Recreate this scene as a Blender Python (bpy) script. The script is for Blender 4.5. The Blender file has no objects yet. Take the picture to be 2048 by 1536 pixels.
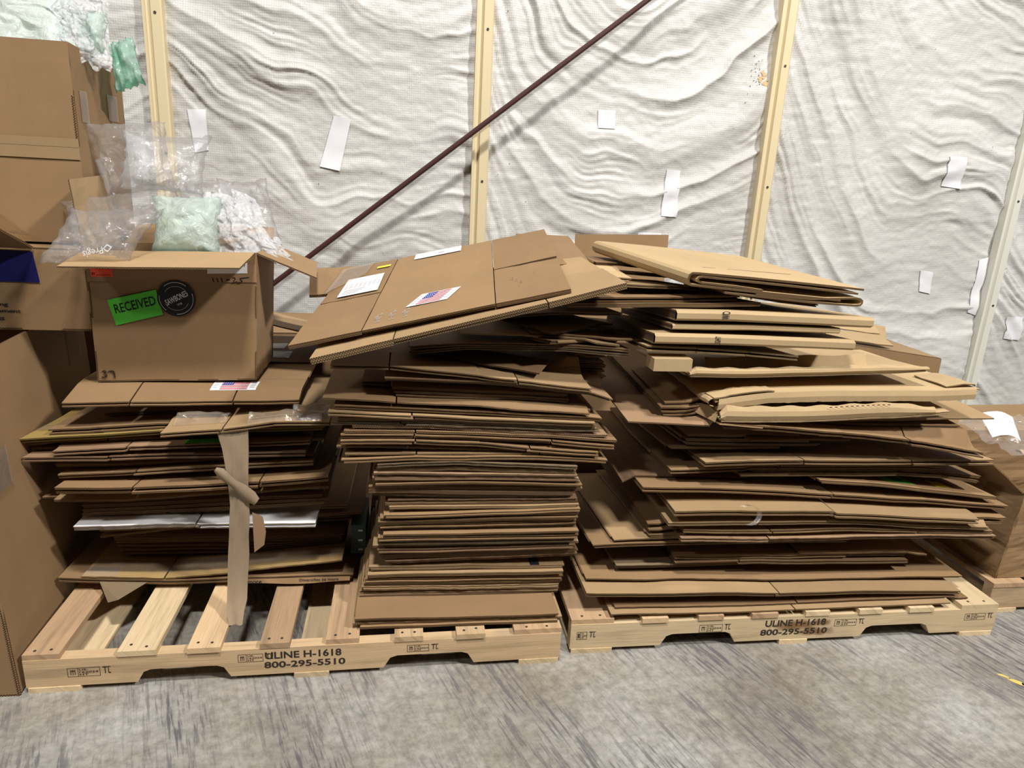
import bpy, bmesh, math, random
import numpy as np
from mathutils import Vector, Matrix, noise as mnoise

scene = bpy.context.scene
col = scene.collection
random.seed(7)
rng = np.random.default_rng(11)

# ------------------------------------------------------------------ camera
PITCH, ROLL, YAW, CAM_H = 0.27641, 0.053535, math.radians(9.0), 1.4276
F0 = Vector((0, math.cos(PITCH), -math.sin(PITCH))); R0 = Vector((1, 0, 0)); U0 = R0.cross(F0)
R1 = R0*math.cos(ROLL) + U0*math.sin(ROLL); U1 = -R0*math.sin(ROLL) + U0*math.cos(ROLL)
def yawed(v): return Vector((v.x*math.cos(YAW)+v.y*math.sin(YAW), -v.x*math.sin(YAW)+v.y*math.cos(YAW), v.z))
CR, CU, CF = yawed(R1), yawed(U1), yawed(F0)
cam_data = bpy.data.cameras.new('camera'); cam = bpy.data.objects.new('camera', cam_data); col.objects.link(cam)
cam.matrix_world = Matrix(((CR.x, CU.x, -CF.x, 0), (CR.y, CU.y, -CF.y, 0), (CR.z, CU.z, -CF.z, CAM_H), (0, 0, 0, 1)))
cam_data.sensor_width = 36.0; cam_data.lens = 1383.6/2048*36.0; cam_data.clip_start = 0.05
scene.camera = cam

# ------------------------------------------------------------------ light
world = bpy.data.worlds.new('world'); scene.world = world; world.use_nodes = True
world.node_tree.nodes['Background'].inputs[0].default_value = (0.95, 0.97, 1.0, 1)
world.node_tree.nodes['Background'].inputs[1].default_value = 0.004
def area_light(name, loc, aim, sx, sy, power, color=(1, 0.968, 0.918)):
    d = bpy.data.lights.new(name, 'AREA'); d.shape = 'RECTANGLE'; d.size = sx; d.size_y = sy; d.energy = power; d.color = color
    o = bpy.data.objects.new(name, d); col.objects.link(o); o.location = loc
    o.rotation_euler = (Vector(aim)-Vector(loc)).to_track_quat('-Z', 'Y').to_euler(); return o
area_light('high_bay_lamp_middle', (0.0, -0.2, 6.4), (0.3, 2.2, 0.6), 0.7, 0.35, 400)
area_light('high_bay_lamp_right', (4.6, -1.5, 6.0), (0.8, 2.2, 0.6), 0.7, 0.35, 540)
area_light('high_bay_lamp_left', (-4.8, -2.4, 5.8), (0.0, 2.4, 0.6), 0.7, 0.35, 110)
scene.view_settings.view_transform = 'Standard'; scene.view_settings.look = 'None'
scene.view_settings.exposure = -0.06; scene.view_settings.gamma = 1.0
scene.view_settings.use_curve_mapping = False

# ------------------------------------------------------------------ materials
def new_mat(name):
    m = bpy.data.materials.new(name); m.use_nodes = True
    nt = m.node_tree; nt.nodes.clear(); return m, nt
def N(nt, typ, **kw):
    n = nt.nodes.new(typ)
    for k, v in kw.items():
        if k.startswith('in_'): n.inputs[k[3:]].default_value = v
        elif k[0] == 'i' and k[1:].isdigit(): n.inputs[int(k[1:])].default_value = v
        else: setattr(n, k, v)
    return n
def L(nt, a, b): nt.links.new(a, b)
def ramp(nt, fac, stops):
    r = nt.nodes.new('ShaderNodeValToRGB'); e = r.color_ramp.elements
    while len(e) < len(stops): e.new(0.5)
    for s, (p, c) in zip(e, stops): s.position = p; s.color = c if len(c) == 4 else (*c, 1)
    L(nt, fac, r.inputs[0]); return r
def finish(nt, color, rough, bump=None, bstr=0.2, bdist=0.002, spec=0.3):
    b = N(nt, 'ShaderNodeBsdfPrincipled'); out = N(nt, 'ShaderNodeOutputMaterial')
    if hasattr(color, 'node'): L(nt, color, b.inputs['Base Color'])
    else: b.inputs['Base Color'].default_value = (*color, 1)
    if hasattr(rough, 'node'): L(nt, rough, b.inputs['Roughness'])
    else: b.inputs['Roughness'].default_value = rough
    b.inputs['Specular IOR Level'].default_value = spec
    if bump is not None:
        bn = N(nt, 'ShaderNodeBump', in_Strength=bstr, in_Distance=bdist); L(nt, bump, bn.inputs['Height']); L(nt, bn.outputs[0], b.inputs['Normal'])
    L(nt, b.outputs[0], out.inputs[0]); return b
def math_n(nt, op, a, b=None, c=None):
    n = nt.nodes.new('ShaderNodeMath'); n.operation = op
    for i, v in enumerate((a, b, c)):
        if v is None: continue
        if hasattr(v, 'node'): L(nt, v, n.inputs[i])
        else: n.inputs[i].default_value = v
    return n.outputs[0]
def mixc(nt, fac, a, b, blend='MIX'):
    n = nt.nodes.new('ShaderNodeMix'); n.data_type = 'RGBA'; n.blend_type = blend
    for i, v in ((0, fac), (6, a), (7, b)):
        if hasattr(v, 'node'): L(nt, v, n.inputs[i])
        else: n.inputs[i].default_value = v if i == 0 else ((*v, 1) if len(v) == 3 else v)
    return n.outputs[2]

def plain(name, c, rough=0.6, spec=0.3, metal=0.0):
    m, nt = new_mat(name); b = finish(nt, c, rough, spec=spec); b.inputs['Metallic'].default_value = metal; return m

def kraft(name, c, var=0.10):
    m, nt = new_mat(name)
    tc = N(nt, 'ShaderNodeTexCoord'); oi = N(nt, 'ShaderNodeObjectInfo')
    add = N(nt, 'ShaderNodeVectorMath', operation='ADD'); L(nt, tc.outputs['Object'], add.inputs[0])
    sc = N(nt, 'ShaderNodeVectorMath', operation='SCALE', in_Scale=37.0)
    cmb = N(nt, 'ShaderNodeCombineXYZ'); L(nt, oi.outputs['Random'], cmb.inputs[0]); L(nt, oi.outputs['Random'], cmb.inputs[1]); L(nt, cmb.outputs[0], sc.inputs[0]); L(nt, sc.outputs[0], add.inputs[1])
    n1 = N(nt, 'ShaderNodeTexNoise', in_Scale=5.0, in_Detail=4.0, in_Roughness=0.6); L(nt, add.outputs[0], n1.inputs['Vector'])
    n2 = N(nt, 'ShaderNodeTexNoise', in_Scale=260.0, in_Detail=2.0); L(nt, add.outputs[0], n2.inputs['Vector'])
    uvn = N(nt, 'ShaderNodeUVMap'); mp = N(nt, 'ShaderNodeMapping'); mp.inputs['Scale'].default_value = (150, 1.5, 1); L(nt, uvn.outputs[0], mp.inputs['Vector'])
    n3 = N(nt, 'ShaderNodeTexNoise', in_Scale=1.0, in_Detail=1.0); L(nt, mp.outputs[0], n3.inputs['Vector'])
    v = math_n(nt, 'ADD', math_n(nt, 'MULTIPLY', n1.outputs[0], 0.62), math_n(nt, 'MULTIPLY', n2.outputs[0], 0.28))
    v = math_n(nt, 'ADD', v, math_n(nt, 'MULTIPLY', n3.outputs[0], 0.10))
    lo = tuple(x*(0.86) for x in c); hi = tuple(min(1, x*1.02) for x in c)
    r = ramp(nt, v, [(0.34, lo), (0.66, hi)])
    br = math_n(nt, 'MULTIPLY_ADD', oi.outputs['Random'], 2*var, 1-var)
    cc = N(nt, 'ShaderNodeVectorMath', operation='SCALE'); L(nt, r.outputs[0], cc.inputs[0]); L(nt, br, cc.inputs['Scale'])
    b = math_n(nt, 'ADD', math_n(nt, 'MULTIPLY', n2.outputs[0], 0.35), n3.outputs[0])
    finish(nt, cc.outputs[0], 0.72, b, 0.12, 0.0010, spec=0.22)
    return m

def flute(name, c, double=False):
    # raw cut edge of corrugated board: two liners and a wavy medium, the shade in its hollows painted dark (uv: u metres along, v 0..1 across)
    m, nt = new_mat(name)
    uv = N(nt, 'ShaderNodeUVMap'); sep = N(nt, 'ShaderNodeSeparateXYZ'); L(nt, uv.outputs[0], sep.inputs[0])
    u, v = sep.outputs[0], sep.outputs[1]
    if double: v2 = math_n(nt, 'FRACT', math_n(nt, 'MULTIPLY', v, 1.999))
    else: v2 = v
    nz = N(nt, 'ShaderNodeTexNoise', in_Scale=60.0); L(nt, uv.outputs[0], nz.inputs['Vector'])
    ph = math_n(nt, 'ADD', math_n(nt, 'MULTIPLY', u, 2*math.pi/0.0072), math_n(nt, 'MULTIPLY', nz.outputs[0], 2.5))
    w = math_n(nt, 'MULTIPLY_ADD', math_n(nt, 'SINE', ph), 0.30, 0.5)
    d = math_n(nt, 'ABSOLUTE', math_n(nt, 'SUBTRACT', v2, w))
    med = math_n(nt, 'LESS_THAN', d, 0.12)
    lin = math_n(nt, 'GREATER_THAN', math_n(nt, 'ABSOLUTE', math_n(nt, 'SUBTRACT', v2, 0.5)), 0.40)
    paper = math_n(nt, 'MAXIMUM', med, lin)
    n1 = N(nt, 'ShaderNodeTexNoise', in_Scale=9.0, in_Detail=3.0); L(nt, uv.outputs[0], n1.inputs['Vector'])
    base = ramp(nt, n1.outputs[0], [(0.3, tuple(x*0.8 for x in c)), (0.7, tuple(min(1, x*1.25) for x in c))])
    cc = mixc(nt, paper, (c[0]*0.10, c[1]*0.08, c[2]*0.06), base.outputs[0])
    finish(nt, cc, 0.85, paper, 0.6, 0.0015, spec=0.1)
    return m

KRAFT = {'brown': (0.282, 0.177, 0.090), 'pink': (0.325, 0.205, 0.120), 'light': (0.365, 0.245, 0.130), 'dark': (0.220, 0.135, 0.069),
         'yellow': (0.31, 0.215, 0.070), 'grey': (0.245, 0.178, 0.108), 'tan': (0.47, 0.340, 0.188), 'tape': (0.37, 0.248, 0.105), 'white': (0.80, 0.80, 0.82)}
MK = {k: kraft('cardboard_'+k, c, 0.03 if k == 'white' else 0.13) for k, c in KRAFT.items()}
ME = {k: flute('board_edge_'+k, tuple(min(1, x*1.02) for x in (c if k != 'white' else (0.42, 0.33, 0.24)))) for k, c in KRAFT.items()}
MD = {k: flute('double_board_edge_'+k, tuple(min(1, x*0.85) for x in (c if k != 'white' else (0.42, 0.33, 0.24))), True) for k, c in KRAFT.items()}

def wood(name, c, dark):
    m, nt = new_mat(name)
    tc = N(nt, 'ShaderNodeTexCoord'); oi = N(nt, 'ShaderNodeObjectInfo')
    uv = N(nt, 'ShaderNodeUVMap')
    off = N(nt, 'ShaderNodeVectorMath', operation='ADD'); L(nt, uv.outputs[0], off.inputs[0])
    cmb = N(nt, 'ShaderNodeCombineXYZ'); L(nt, math_n(nt, 'MULTIPLY', oi.outputs['Random'], 50.0), cmb.inputs[0]); L(nt, math_n(nt, 'MULTIPLY', oi.outputs['Random'], 9.0), cmb.inputs[1]); L(nt, cmb.outputs[0], off.inputs[1])
    mp = N(nt, 'ShaderNodeMapping'); mp.inputs['Scale'].default_value = (1.6, 26, 1); L(nt, off.outputs[0], mp.inputs['Vector'])
    n1 = N(nt, 'ShaderNodeTexNoise', in_Scale=1.0, in_Detail=5.0, in_Roughness=0.65, in_Distortion=0.6); L(nt, mp.outputs[0], n1.inputs['Vector'])
    n2 = N(nt, 'ShaderNodeTexNoise', in_Scale=3.2, in_Detail=3.0); L(nt, off.outputs[0], n2.inputs['Vector'])
    mp3 = N(nt, 'ShaderNodeMapping'); mp3.inputs['Scale'].default_value = (8, 300, 1); L(nt, off.outputs[0], mp3.inputs['Vector'])
    n3 = N(nt, 'ShaderNodeTexNoise', in_Scale=1.0, in_Detail=2.0); L(nt, mp3.outputs[0], n3.inputs['Vector'])
    r1 = ramp(nt, n1.outputs[0], [(0.28, tuple(x*0.62 for x in c)), (0.5, c), (0.75, tuple(min(1, x*1.02) for x in c))])
    f2 = ramp(nt, n2.outputs[0], [(0.58, (0, 0, 0)), (0.78, (1, 1, 1))])
    cc = mixc(nt, math_n(nt, 'MULTIPLY', f2.outputs[0], dark), r1.outputs[0], (0.19, 0.165, 0.14))
    cc = mixc(nt, 0.35, cc, mixc(nt, 1.0, cc, ramp(nt, n3.outputs[0], [(0.3, (0.55, 0.5, 0.45)), (0.7, (1, 1, 1))]).outputs[0], 'MULTIPLY'))
    hs = N(nt, 'ShaderNodeHueSaturation'); L(nt, cc, hs.inputs['Color']); L(nt, math_n(nt, 'MULTIPLY_ADD', oi.outputs['Random'], 0.35, 0.8), hs.inputs['Value'])
    finish(nt, hs.outputs[0], 0.7, math_n(nt, 'ADD', n1.outputs[0], n3.outputs[0]), 0.25, 0.002, spec=0.2)
    return m
M_WOOD = wood('pallet_wood', (0.60, 0.43, 0.255), 0.55)
M_WOOD2 = wood('pallet_wood_pale', (0.68, 0.53, 0.33), 0.25)
M_BOARD = wood('deck_board_wood', (0.50, 0.335, 0.20), 0.35)

def mat_wall():
    m, nt = new_mat('vinyl_faced_insulation')
    tc = N(nt, 'ShaderNodeTexCoord'); sep = N(nt, 'ShaderNodeSeparateXYZ'); L(nt, tc.outputs['Object'], sep.inputs[0])
    gx = math_n(nt, 'ABSOLUTE', math_n(nt, 'SINE', math_n(nt, 'MULTIPLY', sep.outputs[0], math.pi/0.0105)))
    gz = math_n(nt, 'ABSOLUTE', math_n(nt, 'SINE', math_n(nt, 'MULTIPLY', sep.outputs[2], math.pi/0.0105)))
    g = math_n(nt, 'MINIMUM', math_n(nt, 'POWER', gx, 0.6), math_n(nt, 'POWER', gz, 0.6))
    n1 = N(nt, 'ShaderNodeTexNoise', in_Scale=1.3, in_Detail=4.0); L(nt, tc.outputs['Object'], n1.inputs['Vector'])
    n2 = N(nt, 'ShaderNodeTexNoise', in_Scale=24.0, in_Detail=4.0, in_Roughness=0.6, in_Distortion=0.6); L(nt, tc.outputs['Object'], n2.inputs['Vector'])
    base = ramp(nt, n1.outputs[0], [(0.35, (0.52, 0.508, 0.485)), (0.6, (0.61, 0.602, 0.585))])
    cc = mixc(nt, 1.0, base.outputs[0], ramp(nt, g, [(0.0, (0.82, 0.82, 0.81)), (0.55, (1, 1, 1))]).outputs[0], 'MULTIPLY')
    h = math_n(nt, 'ADD', math_n(nt, 'MULTIPLY', g, -0.28), math_n(nt, 'MULTIPLY', n2.outputs[0], 1.5))
    finish(nt, cc, 0.42, h, 0.55, 0.004, spec=0.35); return m
M_WALL = mat_wall()

def mat_floor():
    m, nt = new_mat('worn_concrete')
    tc = N(nt, 'ShaderNodeTexCoord')
    rot = N(nt, 'ShaderNodeMapping'); rot.inputs['Rotation'].default_value = (0, 0, math.radians(-20)); L(nt, tc.outputs['Object'], rot.inputs['Vector'])
    n1 = N(nt, 'ShaderNodeTexNoise', in_Scale=2.2, in_Detail=6.0, in_Roughness=0.62); L(nt, tc.outputs['Object'], n1.inputs['Vector'])
    n2 = N(nt, 'ShaderNodeTexNoise', in_Scale=34.0, in_Detail=6.0, in_Roughness=0.7); L(nt, tc.outputs['Object'], n2.inputs['Vector'])
    st = N(nt, 'ShaderNodeMapping'); st.inputs['Scale'].default_value = (75, 5.5, 1); L(nt, rot.outputs[0], st.inputs['Vector'])
    n3 = N(nt, 'ShaderNodeTexNoise', in_Scale=1.0, in_Detail=4.0, in_Roughness=0.7); L(nt, st.outputs[0], n3.inputs['Vector'])
    pm = N(nt, 'ShaderNodeMapping'); pm.inputs['Scale'].default_value = (3.4, 1.5, 1); pm.inputs['Location'].default_value = (0.35, 0.2, 0); L(nt, rot.outputs[0], pm.inputs['Vector'])
    n4 = N(nt, 'ShaderNodeTexNoise', in_Scale=1.0, in_Detail=3.0); L(nt, pm.outputs[0], n4.inputs['Vector'])
    base = ramp(nt, n1.outputs[0], [(0.30, (0.205, 0.184, 0.142)), (0.47, (0.30, 0.28, 0.238)), (0.66, (0.40, 0.388, 0.365))])
    cc = mixc(nt, 0.75, base.outputs[0], ramp(nt, n2.outputs[0], [(0.32, (0.5, 0.5, 0.5)), (0.62, (1.12, 1.12, 1.12))]).outputs[0], 'MULTIPLY')
    patch = ramp(nt, n4.outputs[0], [(0.44, (0, 0, 0)), (0.60, (1, 1, 1))])
    streak = ramp(nt, n3.outputs[0], [(0.50, (0, 0, 0)), (0.60, (1, 1, 1))])
    f = math_n(nt, 'MULTIPLY', math_n(nt, 'ADD', math_n(nt, 'MULTIPLY', patch.outputs[0], 0.80), 0.14), streak.outputs[0])
    cc = mixc(nt, f, cc, (0.085, 0.078, 0.085))
    cc = mixc(nt, math_n(nt, 'MULTIPLY', patch.outputs[0], 0.22), cc, (0.20, 0.19, 0.21))
    h = math_n(nt, 'ADD', math_n(nt, 'MULTIPLY', n2.outputs[0], 1.0), math_n(nt, 'MULTIPLY', streak.outputs[0], -0.4))
    finish(nt, cc, 0.55, h, 0.45, 0.004, spec=0.35); return m
M_FLOOR = mat_floor()

def film(name, tint, white=0.10, bump_scale=30.0, bstr=0.6, rough=0.10, cells=0.0, refl=0.55):
    m, nt = new_mat(name)
    tc = N(nt, 'ShaderNodeTexCoord')
    n1 = N(nt, 'ShaderNodeTexNoise', in_Scale=bump_scale, in_Detail=5.0, in_Roughness=0.6, in_Distortion=1.2); L(nt, tc.outputs['Object'], n1.inputs['Vector'])
    h = n1.outputs[0]
    if cells:
        vo = N(nt, 'ShaderNodeTexVoronoi', in_Scale=cells); L(nt, tc.outputs['Object'], vo.inputs['Vector'])
        h = math_n(nt, 'SUBTRACT', math_n(nt, 'MULTIPLY', n1.outputs[0], 0.8), vo.outputs['Distance'])
    bn = N(nt, 'ShaderNodeBump', in_Strength=bstr, in_Distance=0.012); L(nt, h, bn.inputs['Height'])
    tr = N(nt, 'ShaderNodeBsdfTransparent'); tr.inputs[0].default_value = (*tint, 1)
    gl = N(nt, 'ShaderNodeBsdfGlossy'); gl.inputs['Roughness'].default_value = rough; L(nt, bn.outputs[0], gl.inputs['Normal'])
    df = N(nt, 'ShaderNodeBsdfDiffuse'); df.inputs[0].default_value = (*(0.5+0.5*t for t in tint), 1); L(nt, bn.outputs[0], df.inputs['Normal'])
    lw = N(nt, 'ShaderNodeLayerWeight', in_Blend=0.28); L(nt, bn.outputs[0], lw.inputs['Normal'])
    m1 = N(nt, 'ShaderNodeMixShader'); m1.inputs[0].default_value = white; L(nt, tr.outputs[0], m1.inputs[1]); L(nt, df.outputs[0], m1.inputs[2])
    m2 = N(nt, 'ShaderNodeMixShader'); L(nt, math_n(nt, 'MULTIPLY_ADD', lw.outputs['Fresnel'], refl, 0.02), m2.inputs[0]); L(nt, m1.outputs[0], m2.inputs[1]); L(nt, gl.outputs[0], m2.inputs[2])
    out = N(nt, 'ShaderNodeOutputMaterial'); L(nt, m2.outputs[0], out.inputs[0]); return m
M_CLEAR = film('clear_film', (0.965, 0.965, 0.975), 0.095, 14, 0.9, 0.09, 0, 0.42)
M_GREENF = film('green_film', (0.42, 0.74, 0.60), 0.30, 14, 0.6, 0.15, 0, 0.45)
M_PALEG = film('pale_green_film', (0.78, 0.93, 0.86), 0.34, 20, 1.0, 0.14, 0, 0.45)
M_BUBBLE = film('bubble_film', (0.93, 0.94, 0.97), 0.33, 40, 0.9, 0.14, 60, 0.45)
M_TAPE = film('clear_tape', (0.93, 0.88, 0.78), 0.10, 22, 0.35, 0.14)
M_STRIP = kraft('kraft_paper_tape', (0.29, 0.215, 0.14), 0.02)
M_BLACK = plain('black_ink', (0.012, 0.012, 0.014), 0.6)
M_INK = plain('stencil_ink', (0.03, 0.022, 0.018), 0.8)
M_WHITE = plain('white_paper', (0.80, 0.80, 0.82), 0.6)
M_LGREY = plain('grey_print', (0.42, 0.42, 0.44), 0.7)
M_GREEN = plain('green_sticker', (0.10, 0.60, 0.06), 0.5)
M_ORANGE = plain('orange_sticker', (0.85, 0.10, 0.05), 0.5)
M_YELLOW = plain('yellow_sticker', (0.80, 0.68, 0.05), 0.5)
M_NAVY = plain('navy_print', (0.012, 0.012, 0.10), 0.5)
M_RED = plain('flag_red', (0.42, 0.03, 0.05), 0.5)
M_BLUE = plain('flag_blue', (0.03, 0.05, 0.28), 0.5)
M_POST = plain('cream_painted_steel', (0.66, 0.56, 0.36), 0.45)
M_POSTW = plain('white_painted_steel', (0.66, 0.65, 0.58), 0.45)
M_ROD = plain('rust_brown_rod', (0.060, 0.022, 0.020), 0.5)
M_STEEL = plain('screw_steel', (0.10, 0.09, 0.08), 0.4, metal=0.6)
M_PATCH = plain('white_patch_tape', (0.76, 0.76, 0.79), 0.35)
M_DIRT = plain('dark_specks', (0.05, 0.045, 0.04), 0.8)
M_RUST = plain('rust_stain', (0.62, 0.45, 0.25), 0.8)
M_BLKTAPE = plain('black_tape', (0.016, 0.017, 0.022), 0.35)
def mat_scorch():
    m, nt = new_mat('scorched_wood'); uv = N(nt, 'ShaderNodeUVMap'); tc = N(nt, 'ShaderNodeTexCoord')
    ln = N(nt, 'ShaderNodeVectorMath', operation='LENGTH'); L(nt, uv.outputs[0], ln.inputs[0])
    nz = N(nt, 'ShaderNodeTexNoise', in_Scale=30.0, in_Detail=4.0); L(nt, tc.outputs['Object'], nz.inputs['Vector'])
    f = ramp(nt, math_n(nt, 'ADD', ln.outputs['Value'], math_n(nt, 'MULTIPLY', nz.outputs[0], 0.7)), [(0.55, (0.8, 0.8, 0.8)), (1.0, (0, 0, 0))])
    d = N(nt, 'ShaderNodeBsdfDiffuse'); d.inputs[0].default_value = (0.25, 0.13, 0.055, 1); tr = N(nt, 'ShaderNodeBsdfTransparent')
    mx = N(nt, 'ShaderNodeMixShader'); L(nt, f.outputs[0], mx.inputs[0]); L(nt, tr.outputs[0], mx.inputs[1]); L(nt, d.outputs[0], mx.inputs[2])
    out = N(nt, 'ShaderNodeOutputMaterial'); L(nt, mx.outputs[0], out.inputs[0]); return m
M_SCORCH = mat_scorch()
M_CHIP = plain('yellow_floor_paint', (0.62, 0.50, 0.12), 0.6)
M_SHADOWHOLE = plain('painted_hole_shade', (0.10, 0.06, 0.035), 0.9)  # flat dark colour painted for the shade in holes, cuts and hollow ends

# ------------------------------------------------------------------ object helpers
def tag(o, label=None, cat=None, group=None, kind=None):
    if label: o['label'] = label
    if cat: o['category'] = cat
    if group: o['group'] = group
    if kind: o['kind'] = kind
    return o
def world_of(o):
    v = Vector(o.location)
    while o.parent: o = o.parent; v += Vector(o.location)
    return v
class MB:
    """collects faces in world coordinates, links them as ONE mesh object"""
    def __init__(s): s.v = []; s.f = []; s.uv = []; s.m = []
    def face(s, pts, uvs=None, mi=0):
        b = len(s.v); s.v += [tuple(p) for p in pts]; s.f.append(tuple(range(b, b+len(pts)))); s.uv.append(uvs or [(0, 0)]*len(pts)); s.m.append(mi)
    def grid(s, P, UV, mi=0, flip=False):
        n, k = len(P), len(P[0]); b = len(s.v)
        for r in P: s.v += [tuple(p) for p in r]
        for i in range(n-1):
            for j in range(k-1):
                q = [(i, j), (i+1, j), (i+1, j+1), (i, j+1)]
                if flip: q.reverse()
                s.f.append(tuple(b+a*k+c for a, c in q)); s.uv.append([UV[a][c] for a, c in q]); s.m.append(mi)
    def box(s, x0, x1, y0, y1, z0, z1, mi=0, long=0):
        v = [(x, y, z) for x in (x0, x1) for y in (y0, y1) for z in (z0, z1)]
        for q in ((0, 1, 3, 2), (4, 6, 7, 5), (0, 4, 5, 1), (2, 3, 7, 6), (0, 2, 6, 4), (1, 5, 7, 3)):
            pts = [v[i] for i in q]
            uv = []
            for p in pts:
                a = p[long]; o = [p[i] for i in range(3) if i != long]; uv.append((a, o[0]+o[1]))
            s.face(pts, uv, mi)
    def tube(s, pts, r, n=8, mi=0):
        pts = [Vector(p) for p in pts]; rings = []
        for i, p in enumerate(pts):
            t = (pts[min(i+1, len(pts)-1)]-pts[max(i-1, 0)]).normalized()
            a = t.orthogonal().normalized(); b = t.cross(a)
            if rings:
                a = (pa - t*pa.dot(t)).normalized(); b = t.cross(a)
            pa = a
            rings.append([p+(a*math.cos(2*math.pi*k/n)+b*math.sin(2*math.pi*k/n))*r for k in range(n)])
        P = [rg+[rg[0]] for rg in rings]; s.grid(P, [[(i, k) for k in range(n+1)] for i in range(len(P))], mi)
        s.face(rings[0][::-1], None, mi); s.face(rings[-1], None, mi)
    def build(s, name, mats, parent=None, smooth=False, weld=True, origin=None):
        mats = mats if isinstance(mats, (list, tuple)) else [mats]
        A = np.array(s.v, dtype=float)
        if parent is not None: org = np.array(world_of(parent)); loc = (0, 0, 0)
        else:
            org = np.array(origin) if origin is not None else np.array([A[:, 0].mean(), A[:, 1].mean(), A[:, 2].min()]); loc = tuple(org)
        me = bpy.data.meshes.new(name); me.from_pydata((A-org).tolist(), [], s.f)
        uvl = me.uv_layers.new(name='UVMap'); flat = [c for u in s.uv for p in u for c in p]; uvl.data.foreach_set('uv', flat)
        me.polygons.foreach_set('material_index', s.m)
        for m in mats: me.materials.append(m)
        if weld or smooth:
            bm = bmesh.new(); bm.from_mesh(me)
            if weld: bmesh.ops.remove_doubles(bm, verts=bm.verts, dist=1e-5)
            if smooth:
                for f in bm.faces: f.smooth = True
            bm.to_mesh(me); bm.free()
        me.update()
        o = bpy.data.objects.new(name, me); col.objects.link(o); o.location = loc
        if parent is not None: o.parent = parent
        return o
def empty(name, loc):
    o = bpy.data.objects.new(name, None); col.objects.link(o); o.location = loc; o.empty_display_size = 0.1; return o

FONT_CACHE = {}
def text_polys(body, bold=0.0):
    key = (body, bold)
    if key in FONT_CACHE: return FONT_CACHE[key]
    c = bpy.data.curves.new('txt', 'FONT'); c.body = body; c.offset = bold; c.resolution_u = 3
    o = bpy.data.objects.new('txt', c); col.objects.link(o)
    bpy.context.view_layer.update()
    me = bpy.data.meshes.new_from_object(o.evaluated_get(bpy.context.evaluated_depsgraph_get()))
    V = np.array([v.co[:2] for v in me.vertices]); Fc = [tuple(p.vertices) for p in me.polygons]
    bpy.data.objects.remove(o); bpy.data.curves.remove(c); bpy.data.meshes.remove(me)
    V = (V-V.min(0))/(V.max(0)-V.min(0)); FONT_CACHE[key] = (V, Fc); return V, Fc
def add_text(mb, body, P00, P10, P01, mi=0, bold=0.0):
    """letters filling the parallelogram from lower-left P00 to lower-right P10 and upper-left P01"""
    V, Fc = text_polys(body, bold); P00, P10, P01 = Vector(P00), Vector(P10), Vector(P01)
    for f in Fc: mb.face([P00+(P10-P00)*V[i][0]+(P01-P00)*V[i][1] for i in f], None, mi)

# ------------------------------------------------------------------ numpy noise
def vnoise(x, y, seed=0):
    xi = np.floor(x).astype(int); yi = np.floor(y).astype(int); fx = x-xi; fy = y-yi
    fx = fx*fx*(3-2*fx); fy = fy*fy*(3-2*fy)
    def h(a, b):
        n = (a*374761393+b*668265263+seed*974711) & 0x7fffffff
        n = ((n ^ (n >> 13))*1274126177) & 0x7fffffff
        return ((n ^ (n >> 16)) & 0xffff)/65535.0
    return (h(xi, yi)*(1-fx)+h(xi+1, yi)*fx)*(1-fy)+(h(xi, yi+1)*(1-fx)+h(xi+1, yi+1)*fx)*fy
def ridged(n): return 1-np.abs(2*n-1)

# ------------------------------------------------------------------ room
WALL_Y = 3.70
POSTS = [-1.144, 0.355, 1.895, 3.431]
def wall_disp(X, Z):
    """billow of the insulation facing: swags hung from the posts; positive bulges into the room"""
    edges = [-2.68]+POSTS+[4.97]
    k = np.clip(np.searchsorted(edges, X)-1, 0, len(edges)-2)
    e0 = np.array(edges)[k]; e1 = np.array(edges)[k+1]; u = (X-e0)/(e1-e0)
    lean = np.array([0.6, 0.95, 1.2, 1.5, 0.9])[k]; rise = np.array([0.3, 0.22, 0.70, 0.22, 0.3])[k]; dec = np.array([0.4, 0.62, 0.26, 0.42, 0.4])[k]
    p = Z-lean*np.exp(-u/dec)-rise*u**2-0.30*vnoise(X*1.9, Z*1.6, 3)-0.10*vnoise(X*4.6, Z*3.8, 6)-0.03*vnoise(X*11.0, Z*9.0, 7)
    wx = vnoise(X*2.2, Z*2.2, 5)*0.5
    a = ridged(vnoise(p*5.5+wx, u*0.9+k*7.3, 21))**2
    b = ridged(vnoise(p*13.0+wx*2, u*1.6+k*5.1, 22))**2
    c = ridged(vnoise(p*30.0+wx*3, u*4.0+k*3.7, 23))
    amp = np.clip(2.6*vnoise(X*2.1+9, Z*1.9, 8)-0.35, 0.12, 2.0); amp2 = np.clip(3.0*vnoise(X*3.1+4, Z*2.7, 12)-0.7, 0.1, 2.0)
    d = vnoise(X*16+wx*6, Z*34, 31)*0.0035+vnoise(X*40, Z*60+wx*9, 32)*0.0016
    edge = np.minimum(1, np.minimum(u, 1-u)/0.05)
    return (0.019*a*amp+0.012*b*amp2+0.0058*c*amp2+1.3*d)*(0.35+0.65*edge)+0.02*np.sin(np.pi*u)
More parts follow.
